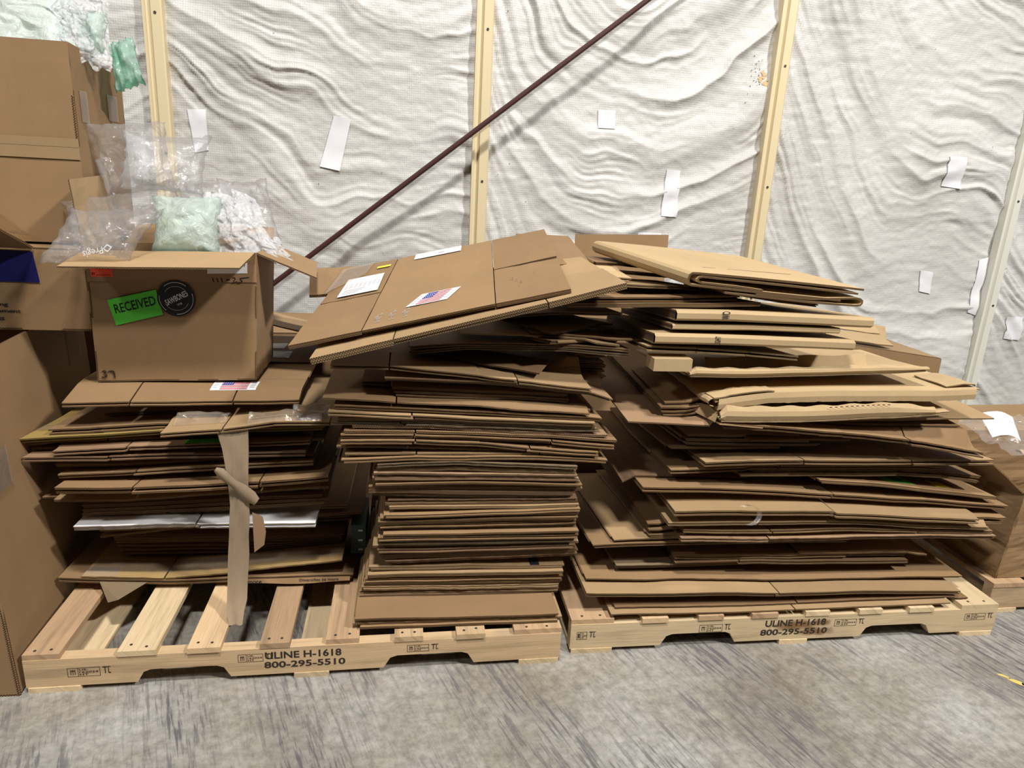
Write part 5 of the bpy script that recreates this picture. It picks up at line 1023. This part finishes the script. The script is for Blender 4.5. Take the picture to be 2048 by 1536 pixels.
# ------------------------------------------------------------------ big folded carton on top of the right stack
def ribbon(mb, path, th, A, Bv, n=10, ke=1, zfun=None):
    """board of thickness th following a polyline 'path' of (s, h) in the front plane, extruded back along Bv; A(s,h) -> front point"""
    pts = [Vector((s, h)) for s, h in path]; nor = []
    for i in range(len(pts)):
        t = (pts[min(i+1, len(pts)-1)]-pts[max(0, i-1)]).normalized(); nor.append(Vector((-t.y, t.x)))
    O = [p+q*th/2 for p, q in zip(pts, nor)]; I = [p-q*th/2 for p, q in zip(pts, nor)]
    s_ = [0]
    for i in range(1, len(pts)): s_.append(s_[-1]+(pts[i]-pts[i-1]).length)
    def G(p, v): return A(p.x, p.y, v)
    vs = [i/n for i in range(n+1)]
    mb.grid([[G(p, v) for v in vs] for p in O], [[(a, v*Bv) for v in vs] for a in s_], 0)
    mb.grid([[G(p, v) for v in vs] for p in I], [[(a, v*Bv) for v in vs] for a in s_], 0, True)
    for v, fl in ((0, False), (1, True)):
        mb.grid([[G(p, v) for p in O], [G(p, v) for p in I]], [[(a, 1) for a in s_], [(a, 0) for a in s_]], ke, fl)
    for i, fl in ((0, True), (-1, False)):
        mb.grid([[G(O[i], v) for v in vs], [G(I[i], v) for v in vs]], [[(v*Bv, 1) for v in vs], [(v*Bv, 0) for v in vs]], ke, fl)
def R38A(s, h, v):
    # s runs 0..0.575 along the front edge, h below the top line
    z = 1.2145-0.056*s+h; x = 0.817+s; y = 1.95
    return Vector((x-0.15*v+0.065*v*s/0.575*0, y+0.55*v, z+0.040*v))
def arc(cx, cz, r, a0, a1, n=6): return [(cx+r*math.cos(a), cz+r*math.sin(a)) for a in np.linspace(a0, a1, n)]
root = MB(); ribbon(root, [(0.572, -0.002), (0.40, 0.0), (0.2, 0.001), (0.03, 0.0), (0.012, -0.001), (0.004, -0.007), (0.001, -0.018), (0.004, -0.030), (0.012, -0.036), (0.10, -0.0375), (0.35, -0.040), (0.50, -0.0405)], 0.0065, R38A, 0.55)
big = root.build('folded_carton', [MK['tan'], MD['brown']]); tag(big, 'big tan folded double-wall carton lying topmost on the right stack', 'cardboard', GROUP['R'])
mb = MB(); ribbon(mb, [(0.555, -0.016), (0.35, -0.012), (0.14, -0.010), (0.045, -0.009), (0.034, -0.012), (0.030, -0.018), (0.034, -0.024), (0.045, -0.027), (0.16, -0.029), (0.24, -0.033)], 0.006, R38A, 0.53); mb.build('inner_fold', [MK['tan'], MD['brown']], big)
mb = MB(); ribbon(mb, [(0.22, -0.046), (0.40, -0.0455), (0.55, -0.030), (0.565, -0.031), (0.573, -0.036), (0.574, -0.043), (0.569, -0.050), (0.55, -0.053), (0.40, -0.055), (0.12, -0.050)], 0.006, R38A, 0.5); mb.build('lower_fold', [MK['tan'], MD['brown']], big)
mb = MB()
for a, b in ((0.12, 0.165), (0.19, 0.45)):
    mb.face([R38A(a, 0.0042, .2+(a-.12)*.2), R38A(b, 0.0042, .2+(b-.12)*.2), R38A(b, 0.0042, .208+(b-.12)*.2), R38A(a, 0.0042, .208+(a-.12)*.2)])
mb.build('cut_line', M_SHADOWHOLE, big)

gb = MB(); gb.box(-0.185, -0.135, 2.20, 2.42, 0.178, 0.285); g0 = gb.build('green_box', plain('dark_green_print', (0.012, 0.035, 0.025), 0.45)); tag(g0, 'small dark green box deep between the left stack and the narrow bundle', 'box')
gl = MB()
for z in (0.262, 0.225, 0.19): gl.face([(-0.160, 2.1992, z), (-0.145, 2.1992, z), (-0.145, 2.1992, z+0.006), (-0.160, 2.1992, z+0.006)])
gl.build('printed_marks', M_LGREY, g0)
t = empty('plain_carton', (-1.0, 3.1, 0)); tag(t, 'plain brown carton in the dark behind the open carton and tall carton', 'box')
for nm, q in (('front_panel', [(-1.50, 2.945, 0.002), (-0.80, 2.945, 0.002), (-0.80, 2.945, 0.90), (-1.50, 2.945, 0.90)]), ('right_panel', [(-0.80, 2.945, 0.002), (-0.80, 3.4, 0.002), (-0.80, 3.4, 0.90), (-0.80, 2.945, 0.90)]), ('top_panel', [(-1.50, 2.945, 0.906), (-0.80, 2.945, 0.906), (-0.80, 3.4, 0.906), (-1.50, 3.4, 0.906)])): board(nm, q, 0.006, BR, parent=t)
t = empty('plain_carton', (-0.5, 3.1, 0)); tag(t, 'added brown carton closing the gap between the left stack and the wall', 'box')  # added carton, hides the bright wall so this gap stays dark
for nm, q in (('front_panel', [(-0.78, 2.945, 0.002), (-0.12, 2.945, 0.002), (-0.12, 2.945, 0.79), (-0.78, 2.945, 0.79)]), ('right_panel', [(-0.12, 2.945, 0.002), (-0.12, 3.4, 0.002), (-0.12, 3.4, 0.79), (-0.12, 2.945, 0.79)]), ('top_panel', [(-0.78, 2.945, 0.79+.006), (-0.12, 2.945, 0.79+.006), (-0.12, 3.4, 0.79+.006), (-0.78, 3.4, 0.79+.006)])): board(nm, q, 0.006, BR, parent=t)
# upright corrugated panel standing behind the piles
board('upright_cardboard', [(0.735, 3.02, 0.0), (1.165, 3.02, 0.0), (1.165, 3.06, 1.258), (0.735, 3.06, 1.243)], 0.008, BR, 'flat brown corrugated panel standing upright behind the right stack', 'cardboard')
# half collapsed carton standing behind the right stack
cc = empty('collapsed_carton', (1.95, 2.9, 0.0)); tag(cc, 'half collapsed brown carton behind the upper right stack, torn flaps on top', 'box')
def slab6(name, quad, th, mats, parent, **k): return board(name, quad, th, mats, parent=parent, **k)
slab6('top_panel', [(1.50, 2.68, 0.905), (2.335, 2.67, 0.800), (2.36, 3.12, 0.800), (1.50, 3.12, 0.905)], 0.006, BL, cc)
slab6('side_panel', [(2.335, 2.67, 0.1235), (2.36, 3.12, 0.1235), (2.36, 3.12, 0.795), (2.335, 2.67, 0.795)], 0.006, BR, cc)
slab6('front_panel', [(1.50, 2.67, 0.1235), (2.335, 2.665, 0.1235), (2.335, 2.665, 0.797), (1.50, 2.67, 0.90)], 0.006, BR, cc)
slab6('torn_flap', [(1.78, 2.67, 0.885), (2.10, 2.68, 0.850), (2.12, 2.80, 0.872), (1.80, 2.78, 0.905)], 0.005, BT, cc, rag=0.03)
slab6('torn_flap', [(1.95, 3.0, 0.87), (2.28, 3.02, 0.835), (2.30, 3.12, 0.875), (1.93, 3.12, 0.905)], 0.005, BT, cc, rag=0.03)
slab6('torn_flap', [(2.18, 3.05, 0.82), (2.345, 3.05, 0.80), (2.345, 3.08, 0.86), (2.22, 3.11, 0.875)], 0.005, BT, cc, rag=0.02)

# ------------------------------------------------------------------ boxes at the left
def carton_walls(parent, P, th, mats, faces=('front', 'right', 'back', 'left'), names=None):
    """P: dict of eight corners ('fl0' front-left bottom ... 'br1')"""
    order = {'front': ('fl0', 'fr0', 'fr1', 'fl1'), 'right': ('fr0', 'br0', 'br1', 'fr1'), 'back': ('br0', 'bl0', 'bl1', 'br1'), 'left': ('bl0', 'fl0', 'fl1', 'bl1'), 'bottom': ('bl0', 'br0', 'fr0', 'fl0'), 'top': ('fl1', 'fr1', 'br1', 'bl1')}
    return {f: board(f+'_panel', [P[q] for q in order[f]], th, mats, parent=parent, n=10) for f in faces}
def corners(x0, x1, y0, y1, z0, z1): return {'fl0': (x0, y0, z0), 'fr0': (x1, y0, z0), 'br0': (x1, y1, z0), 'bl0': (x0, y1, z0), 'fl1': (x0, y0, z1), 'fr1': (x1, y0, z1), 'br1': (x1, y1, z1), 'bl1': (x0, y1, z1)}
# tall floor box
t = empty('tall_carton', (-1.5, 2.2, 0)); tag(t, 'tall brown carton standing on the floor left of the left pallet', 'box', 'cartons stacked at the left edge')
P = {'fl0': (-1.9, 1.78, 0), 'fr0': (-1.052, 1.78, 0), 'br0': (-1.152, 2.72, 0), 'bl0': (-2.0, 2.72, 0), 'fl1': (-1.94, 1.80, .93), 'fr1': (-1.098, 1.80, .93), 'br1': (-1.20, 2.74, .93), 'bl1': (-2.0, 2.74, .93)}
w = carton_walls(t, P, 0.007, BR, ('front', 'right', 'back', 'left', 'bottom'))
def side_pt(a, b, l=0.0025): v0 = Vector(P['fr0']); p = (v0*(1-a)+Vector(P['br0'])*a)*(1-b)+(Vector(P['fr1'])*(1-a)+Vector(P['br1'])*a)*b; return p+Vector((l, 0, 0))
for a0, a1, b0, b1, mt in ((.80, .93, .80, .97, M_TAPE), (.10, .20, .60, .72, M_TAPE)):
    mb = MB(); mb.face([side_pt(a0, b0, .004), side_pt(a1, b0, .004), side_pt(a1, b1, .004), side_pt(a0, b1, .004)]); mb.build('clear_tape', mt, t)
# middle box
t = empty('printed_carton', (-1.4, 2.55, 0.935)); tag(t, 'brown carton with a navy square and small print, between the tall carton and upper carton', 'box', 'cartons stacked at the left edge')
Pm = corners(-1.75, -0.955, 2.255, 2.80, 0.936, 1.185); w = carton_walls(t, Pm, 0.006, BR, ('front', 'right', 'back', 'left', 'bottom', 'top'))
def mf(px_x, z): return (px_x, 2.2525, z)
mb = MB(); mb.face([mf(-1.45, 1.078), mf(-1.088, 1.082), mf(-1.098, 1.172), mf(-1.45, 1.178)]); mb.build('navy_print', M_NAVY, t)
mb = MB()
for body, x1, z, h, wd in (('Handling', -1.185, 1.005, .014, .085), ('s Equipment', -1.152, 0.985, .014, .125), ('Products', -1.20, 0.965, .013, .085)):
    add_text(mb, body, mf(x1-wd, z), mf(x1, z), mf(x1-wd, z+h), 0, 0.012)
mb.build('printed_lettering', M_BLACK, t)
board('open_flap', [(-1.75, 1.96, 1.345), (-1.135, 1.96, 1.330), (-1.092, 2.25, 1.187), (-1.75, 2.25, 1.187)], 0.006, BR, parent=t)
mb = MB(); ribbon_pts = []
for i in range(14):
    v = i/13; b0 = Vector((-1.135, 1.96, 1.335))*(1-v)+Vector((-1.092, 2.25, 1.192))*v
    ribbon_pts.append([b0+Vector((-0.05+0.02*k, 0, 0.004+0.016*random.random())) for k in range(5)])
mb.grid(ribbon_pts, [[(0, 0)]*5]*14); mb.build('loose_tape', M_TAPE, t, smooth=True)
# upper box
t = empty('large_carton', (-1.4, 2.5, 1.195)); tag(t, 'large taped brown carton on top of the cartons at the upper left', 'box', 'cartons stacked at the left edge')
Pu = corners(-1.75, -0.975, 2.345, 2.72, 1.193, 1.765); Pu['br1'] = (-0.975, 2.72, 1.735)
w = carton_walls(t, Pu, 0.007, BR, ('front', 'right', 'back', 'left', 'bottom'))
mb = MB(); 
for z0, z1 in ((1.44, 1.475), (1.475, 1.50)): mb.face([(-1.75, 2.3415-(0.0006 if z0 > 1.46 else 0), z0), (-0.974, 2.3415-(0.0006 if z0 > 1.46 else 0), z0), (-0.974, 2.3415-(0.0006 if z0 > 1.46 else 0), z1), (-1.75, 2.3415-(0.0006 if z0 > 1.46 else 0), z1)])
mb.build('packing_tape', MK['light'], t)
for (y0, y1, z0, z1) in ((2.38, 2.43, 1.55, 1.64), (2.58, 2.66, 1.57, 1.65)):
    mb = MB(); mb.face([(-0.9715, y0, z0), (-0.9715, y1, z0), (-0.9715, y1, z1), (-0.9715, y0, z1)]); mb.build('clear_tape', M_TAPE, t)

# open carton with packing plastic
sw = empty('open_carton', (-0.70, 2.35, 0.79)); tag(sw, 'open brown carton with a green RECEIVED sticker, filled with plastic packing', 'box')
Z0, Z1 = 0.7905, 1.192
Ps = {'fl0': (-0.937, 2.20, Z0), 'fr0': (-0.470, 2.20, Z0+.010), 'br0': (-0.470, 2.48, Z0+.012), 'bl0': (-0.937, 2.48, Z0), 'fl1': (-0.934, 2.205, Z1-.008), 'fr1': (-0.452, 2.205, Z1+.004), 'br1': (-0.452, 2.49, Z1+.006), 'bl1': (-0.934, 2.49, Z1-.006)}
w = carton_walls(sw, Ps, 0.005, BR, ('front', 'right', 'back', 'left', 'bottom')); front_p = w['front']
board('front_flap', [(-0.946, 2.055, 1.158), (-0.470, 2.055, 1.170), (-0.455, 2.202, 1.200), (-0.934, 2.202, 1.188)], 0.005, BL, parent=sw)
board('right_flap', [(-0.452, 2.205, 1.199), (-0.277, 2.20, 1.130), (-0.312, 2.50, 1.143), (-0.452, 2.49, 1.201)], 0.005, BR, parent=sw)
board('left_flap', [(-0.936, 2.21, 1.186), (-0.936, 2.48, 1.186), (-0.960, 2.48, 1.40), (-0.955, 2.21, 1.385)], 0.005, BL, parent=sw)
board('back_flap', [(-0.93, 2.492, 1.186), (-0.455, 2.492, 1.199), (-0.47, 2.60, 1.25), (-0.92, 2.60, 1.24)], 0.005, BR, parent=sw)
def sf(a, b, l=0.0016):
    p = (Vector(Ps['fl0'])*(1-a)+Vector(Ps['fr0'])*a)*(1-b)+(Vector(Ps['fl1'])*(1-a)+Vector(Ps['fr1'])*a)*b; return p+Vector((0, -l-0.0022, 0))
def sticker(name, cs, mat, l=0.0016):
    mb = MB(); mb.face([sf(a, b, l) for a, b in cs]); return mb.build(name, mat, sw)
sticker('packing_tape', [(0.0, .78), (1.0, .78), (1.0, .92), (0, .92)], kraft('tape_on_kraft', (0.30, 0.185, 0.10), 0.01), 0.0008)
st = sticker('green_sticker', [(.145, .445), (.430, .530), (.395, .720), (.105, .640)], M_GREEN, 0.0022)
mb = MB(); add_text(mb, 'RECEIVED', sf(.150, .535, .0028), sf(.395, .605, .0028), sf(.138, .605, .0028), 0, 0.012); mb.build('sticker_letters', M_BLACK, sw)
st = sticker('orange_sticker', [(.025, .815), (.150, .815), (.150, .905), (.022, .905)], M_ORANGE, 0.0022)
mb = MB(); add_text(mb, 'INSPECTED', sf(.032, .872, .0028), sf(.143, .872, .0028), sf(.032, .898, .0028), 0, 0.012); add_text(mb, 'BY', sf(.032, .828, .0028), sf(.052, .828, .0028), sf(.032, .846, .0028), 0, 0.012)
mb.face([sf(.056, .826, .0028), sf(.14, .826, .0028), sf(.14, .829, .0028), sf(.056, .829, .0028)]); mb.build('sticker_letters', M_BLACK, sw)
st = sticker('white_label', [(.705, .845), (.945, .85), (.945, .93), (.705, .925)], M_WHITE, 0.0022)
mb = MB(); add_text(mb, 'MALE, PRO, DEFORMITY', sf(.715, .893, .0028), sf(.935, .897, .0028), sf(.715, .912, .0028), 0, 0.012); mb.build('label_letters', M_BLACK, sw)
mb = MB(); ctr = (.515, .655); cc0 = sf(*ctr, .0030)
def circ(r, l, a0=0, a1=2*math.pi, n=40): return [Vector((cc0.x+r*math.cos(t), cc0.y-l, cc0.z+r*math.sin(t))) for t in np.linspace(a0, a1, n)]
mb.face(circ(.0545, 0)[:-1]); disc = mb.build('round_black_sticker', M_BLKTAPE, sw)
mb = MB()
for r0, r1, a0, a1 in ((.0475, .0488, .9, 2.3), (.0475, .0488, 3.0, 4.0), (.0475, .0488, -1.6, .35), (.036, .0367, 0.4, 2.6), (.036, .0367, 3.6, 5.9)):
    mb.grid([circ(r0, .001, a0, a1, 24), circ(r1, .001, a0, a1, 24)], [[(0, 0)]*24]*2)
def dpt(a, b): c, s = math.cos(.42), math.sin(.42); return Vector((cc0.x+a*c-b*s, cc0.y-.001, cc0.z+a*s+b*c))
add_text(mb, 'SAWBONES', dpt(-.034, -.010), dpt(.036, -.006), dpt(-.034, .008), 0, 0.01)
add_text(mb, '1978', dpt(-.006, -.022), dpt(.008, -.022), dpt(-.006, -.016)); mb.build('sticker_print', M_WHITE, sw)
def pen(strokes, name='marker_writing', r=0.0017):
    mb = MB()
    for s_ in strokes: mb.tube([sf(a, b, .0008) for a, b in s_], r, 5)
    mb.build(name, M_BLACK, sw)
pen([[(.035, .080), (.050, .090), (.058, .080), (.048, .066), (.060, .056), (.058, .040), (.040, .034), (.030, .040)], [(.072, .082), (.092, .086), (.104, .084)], [(.104, .084), (.108, .060), (.110, .030)]])
pen([[(.735, .812), (.742, .780)], [(.760, .812), (.768, .780)], [(.785, .812), (.793, .780)], [(.815, .797), (.838, .799)], [(.855, .812), (.868, .816), (.872, .805), (.856, .780), (.884, .784)], [(.930, .815), (.900, .808), (.905, .797), (.915, .790), (.905, .778), (.888, .780)], [(.90, .810), (.955, .818)]])

# ------------------------------------------------------------------ packing plastic
def pillow(name, c, ex, ey, ez, puff, mat, label, cat='packing plastic', group=None, seed=1, crumple=0.02, n=40):
    """inflated film pillow with crimped seams: ex, ey half axes in its plane, ez the bulge direction"""
    c, ex, ey, ez = map(Vector, (c, ex, ey, ez)); ezn = ez.normalized(); ph = seed*1.7
    rs_ = random.Random(seed); sk = {(a, b): (rs_.uniform(-.16, .16), rs_.uniform(-.16, .16), rs_.uniform(-.03, .03)) for a in (-1, 1) for b in (-1, 1)}
    mb = MB()
    for sgn in (1, -1):
        P = []
        for i in range(n+1):
            r = []
            for j in range(n+1):
                u, v = 2*i/n-1, 2*j/n-1
                b = math.sqrt(max(0, (1-abs(u)**2.6)*(1-abs(v)**2.6)))
                # gathers running in from the seams, fading over the taut middle
                sm = max(0, 1-b*1.25)
                gath = sm*(0.009*math.sin(u*13+ph)+0.008*math.sin(v*15+ph*2)+0.006*math.sin(u*31-v*9+ph))+0.006*b*(abs(mnoise.noise(Vector((u*3.1+seed, v*3.1-u*2, sgn))))*2-0.5)
                dent = crumple*0.8*mnoise.noise(Vector((u*1.5+seed, v*1.5, sgn*0.4+seed*0.37)))*b - crumple*0.5*max(0, mnoise.noise(Vector((u*2.6+seed, v*2.6, sgn+seed))))*b
                sag = 0.02*math.sin(u*1.9+ph)*math.cos(v*1.3+ph)
                q = c+ex*(u*(1-0.10*(1-v*v)*abs(u)**6))+ey*(v*(1-0.10*(1-u*u)*abs(v)**6))+ezn*(sgn*puff*b+dent+gath+sag)
                for (a_, b_), (s1, s2, s3) in sk.items():
                    wt = (1+a_*u)*(1+b_*v)/4; q = q+(ex*s1+ey*s2+ezn*s3)*wt
                r.append(q)
            P.append(r)
        mb.grid(P, [[(0, 0)]*(n+1)]*(n+1), 0, sgn < 0)
    o = mb.build(name, mat, smooth=True); return tag(o, label, cat, group)
def crumpled(name, pts, mat, label, cat='packing plastic', group=None, seed=1, amp=0.03, n=34, puff=0.03):
    amp = amp*0.6
    """crumpled sheet of film over a quad, rolled up at its edges"""
    a, b, c, d = map(Vector, pts); nn = ((b-a).cross(d-a)).normalized(); mb = MB(); P = []
    for i in range(n+1):
        r = []
        for j in range(n+1):
            u, v = i/n, j/n; p = (a*(1-u)+b*u)*(1-v)+(d*(1-u)+c*u)*v
            e = min(u, 1-u, v, 1-v)
            h = amp*(mnoise.noise(Vector((u*5+seed, v*5, 0)))+0.6*mnoise.noise(Vector((u*11+seed, v*11, 3)))+0.35*abs(mnoise.noise(Vector((u*23, v*23+seed, 7)))))+puff*math.sin(math.pi*u)*math.sin(math.pi*v)
            jit = 0.035*mnoise.noise(Vector((u*6, v*6, seed+5)))
            r.append(p+nn*h+(b-a).normalized()*jit+(d-a).normalized()*0.035*mnoise.noise(Vector((u*6, v*6, seed+9))))
        P.append(r)
    mb.grid(P, [[(0, 0)]*(n+1)]*(n+1)); return tag(mb.build(name, mat, smooth=True), label, cat, group)
pillow('air_pillow', (-0.864, 2.420, 1.451), (0.121, 0.000, 0.019), (-0.025, 0.030, 0.103), (-0.043, -0.962, 0.271), 0.06, M_CLEAR, 'clear air pillow standing highest in the open carton, leftmost of the upper pair', group='air pillows in the open carton', seed=2, crumple=0.02, n=26)
pillow('air_pillow', (-0.736, 2.350, 1.435), (0.131, 0.000, 0.000), (-0.005, 0.030, 0.088), (-0.001, -0.946, 0.324), 0.055, M_CLEAR, 'clear air pillow in the middle of the open carton, right of the highest one', group='air pillows in the open carton', seed=5, crumple=0.02, n=26)
pillow('air_pillow', (-0.857, 2.300, 1.304), (0.176, 0.000, 0.036), (-0.020, 0.030, 0.051), (-0.097, -0.875, 0.475), 0.045, M_CLEAR, 'flat clear air pillow across the open carton, between highest and printed pillows', group='air pillows in the open carton', seed=8, crumple=0.015, n=26)
pillow('air_pillow', (-0.858, 2.150, 1.236), (0.126, 0.000, 0.011), (0.030, 0.040, 0.078), (-0.040, -0.882, 0.469), 0.045, M_CLEAR, 'clear air pillow with white print hanging over the front left of the open carton', group='air pillows in the open carton', seed=11, crumple=0.012, n=26)
pillow('air_pillow', (-0.525, 2.420, 1.311), (0.086, 0.000, -0.003), (-0.024, 0.030, 0.108), (0.009, -0.963, 0.271), 0.045, M_CLEAR, 'clear air pillow at the right back of the open carton', group='air pillows in the open carton', seed=14, crumple=0.025, n=26)
pillow('air_pillow', (-0.661, 2.260, 1.264), (0.094, 0.000, 0.009), (0.004, 0.030, 0.082), (-0.032, -0.939, 0.343), 0.055, M_PALEG, 'pale green air pillow in the front middle of the open carton', group='air pillows in the open carton', seed=17, crumple=0.02, n=26)
pillow('air_pillow', (-0.664, 2.420, 1.304), (0.107, 0.000, 0.003), (-0.003, 0.030, 0.083), (-0.009, -0.941, 0.339), 0.05, M_CLEAR, 'clear air pillow wedged behind the pale green one in the open carton', group='air pillows in the open carton', seed=41, crumple=0.02, n=26)
crumpled('bubble_wrap', [(-0.631, 2.240, 1.189), (-0.395, 2.260, 1.170), (-0.496, 2.400, 1.369), (-0.675, 2.360, 1.353)], M_BUBBLE, 'crumpled bubble wrap over the right of the open carton', seed=21, amp=0.03, puff=0.035, n=44)
crumpled('bubble_wrap', [(-0.523, 2.240, 1.193), (-0.364, 2.300, 1.154), (-0.416, 2.400, 1.222), (-0.546, 2.360, 1.260)], M_BUBBLE, 'strip of bubble wrap lying over the right flap of the open carton', seed=23, amp=0.015, puff=0.015, n=30)
crumpled('bubble_wrap', [(-1.449, 2.400, 1.700), (-0.982, 2.400, 1.727), (-1.019, 2.560, 2.000), (-1.503, 2.560, 1.970)], M_PALEG, 'big pale green sheet of bubble wrap heaped on the large carton', seed=31, amp=0.03, puff=0.06, n=60)
crumpled('bubble_wrap', [(-1.043, 2.400, 1.730), (-0.900, 2.440, 1.708), (-0.943, 2.600, 1.989), (-1.091, 2.540, 1.975)], M_BUBBLE, 'clear bubble wrap falling over the right corner of the large carton', seed=33, amp=0.03, puff=0.04, n=50)
pillow('air_pillow', (-0.968, 2.500, 1.813), (0.042, -0.000, -0.002), (-0.005, 0.030, 0.070), (0.018, -0.918, 0.396), 0.04, M_PALEG, 'pale green air pillow at the top right corner of the large carton', group=None, seed=35, crumple=0.03, n=26)
pillow('air_pillow', (-0.885, 2.520, 1.736), (0.049, 0.000, 0.012), (-0.017, 0.030, 0.066), (-0.096, -0.915, 0.392), 0.03, M_GREENF, 'deflated deep green air pillow hanging off the large carton', group=None, seed=37, crumple=0.03, n=26)
mb = MB(); add_text(mb, 'Pregis', (-0.814, 2.025, 1.224), (-0.865, 2.025, 1.209), (-0.811, 2.025, 1.201), 0, 0.0)
mb.face([(-0.812, 2.025, 1.213), (-0.800, 2.025, 1.226), (-0.800, 2.025, 1.222), (-0.809, 2.025, 1.213)])
mb.face([(-0.800, 2.025, 1.226), (-0.788, 2.025, 1.218), (-0.792, 2.025, 1.217), (-0.800, 2.025, 1.222)])
mb.face([(-0.788, 2.025, 1.218), (-0.801, 2.025, 1.204), (-0.800, 2.025, 1.208), (-0.792, 2.025, 1.217)])
mb.face([(-0.801, 2.025, 1.204), (-0.812, 2.025, 1.213), (-0.809, 2.025, 1.213), (-0.800, 2.025, 1.208)])
pr = bpy.data.objects['air_pillow.003']; mb.build('printed_lettering', M_WHITE, pr)

# ------------------------------------------------------------------ right background: carton on a third pallet
t = empty('wooden_pallet', (2.14, 1.96, 0)); tag(t, 'pallet corner at the right edge under the crushed carton', 'pallet', 'wooden pallets under the cardboard')
mb = MB(); mb.box(2.14, 3.3, 1.96, 2.0, 0.016, 0.104, 0, 0); mb.build('stringer', M_WOOD, t)
mb = MB(); mb.box(2.14, 3.3, 3.0, 3.04, 0.016, 0.104, 0, 0); mb.build('stringer', M_WOOD, t)
for a in (2.14, 2.40, 2.66, 2.92): mb = MB(); mb.box(a, a+0.14, 1.958, 3.04, 0.104, 0.121, 0, 1); mb.build('deck_board', M_BOARD, t)
for a in (2.14, 2.66): mb = MB(); mb.box(a, a+0.12, 1.957, 3.04, 0.0, 0.016, 0, 1); mb.build('bottom_board', M_WOOD2, t)
t = empty('crushed_carton', (2.6, 2.4, 0.122)); tag(t, 'crushed brown carton with raised flaps at the right edge, plastic inside', 'box')
Pc = {'fl0': (2.17, 1.99, .123), 'fr0': (3.1, 2.0, .123), 'br0': (3.1, 2.62, .123), 'bl0': (2.17, 2.62, .123), 'fl1': (2.195, 1.985, .465), 'fr1': (3.1, 1.99, .47), 'br1': (3.1, 2.62, .48), 'bl1': (2.20, 2.62, .48)}
def crushed(name, quad, mats, amp=0.022, n=22, th=0.006, seed=3):
    a, b, c, d = map(Vector, quad); nn = ((b-a).cross(d-a)).normalized(); T = []
    for i in range(n+1):
        r = []
        for j in range(n+1):
            u, v = i/n, j/n; p = (a*(1-u)+b*u)*(1-v)+(d*(1-u)+c*u)*v; e = min(1, 6*min(u, 1-u, v, 1-v)+0.25)
            h = amp*e*(abs(mnoise.noise(Vector((u*3+seed, v*3, 0))))*2-0.6+0.7*abs(mnoise.noise(Vector((u*8, v*8+seed, 2)))))
            r.append(p+nn*h)
        T.append(r)
    mb = MB(); uv = [[(i/n*.6, j/n*.4) for j in range(n+1)] for i in range(n+1)]; mb.grid(T, uv, 0); mb.grid([[p-nn*th for p in r] for r in T], uv, 0, True)
    top = [r[-1] for r in T]; mb.grid([top, [p-nn*th for p in top]], [[(i*.02, 1) for i in range(n+1)], [(i*.02, 0) for i in range(n+1)]], 1, True)
    return mb.build(name, mats, t)
crushed('left_panel', [Pc['bl0'], Pc['fl0'], Pc['fl1'], Pc['bl1']], BR, 0.022)
crushed('front_panel', [Pc['fl0'], Pc['fr0'], Pc['fr1'], Pc['fl1']], BR, 0.02, seed=8)
crushed('back_panel', [Pc['br0'], Pc['bl0'], Pc['bl1'], Pc['br1']], BR, 0.01, seed=5)
board('left_flap', [(2.197, 1.99, .468), (2.20, 2.61, .48), (2.13, 2.45, .585), (2.11, 2.12, .575)], 0.005, BR, parent=t)
board('front_flap', [(2.20, 1.985, .470), (3.05, 1.99, .475), (3.05, 2.02, .61), (2.215, 2.02, .60)], 0.005, BL, parent=t)
board('back_flap', [(2.21, 2.62, .48), (3.05, 2.62, .48), (3.05, 2.65, .60), (2.24, 2.65, .585)], 0.005, BL, parent=t)
crumpled('plastic_bag', [(2.24, 2.12, .56), (2.62, 2.12, .57), (2.60, 2.45, .60), (2.24, 2.45, .60)], M_CLEAR, 'clear plastic bag lying in the crushed carton at the right edge', seed=14)
board('paper_sheet', [(2.27, 2.25, .585), (2.37, 2.22, .58), (2.47, 2.38, .625), (2.35, 2.42, .625)], 0.002, [M_WHITE, M_WHITE], 'curled white paper in the bag of the crushed carton', 'paper', bend=0.02)
crumpled('crumpled_paper', [(2.34, 2.07, .51), (2.62, 2.07, .51), (2.62, 2.20, .55), (2.34, 2.20, .55)], MK['tan'], 'crumpled tan paper in the crushed carton at the right edge', 'paper', seed=19, amp=0.04)
print('SCENE BUILT', len(bpy.data.objects))
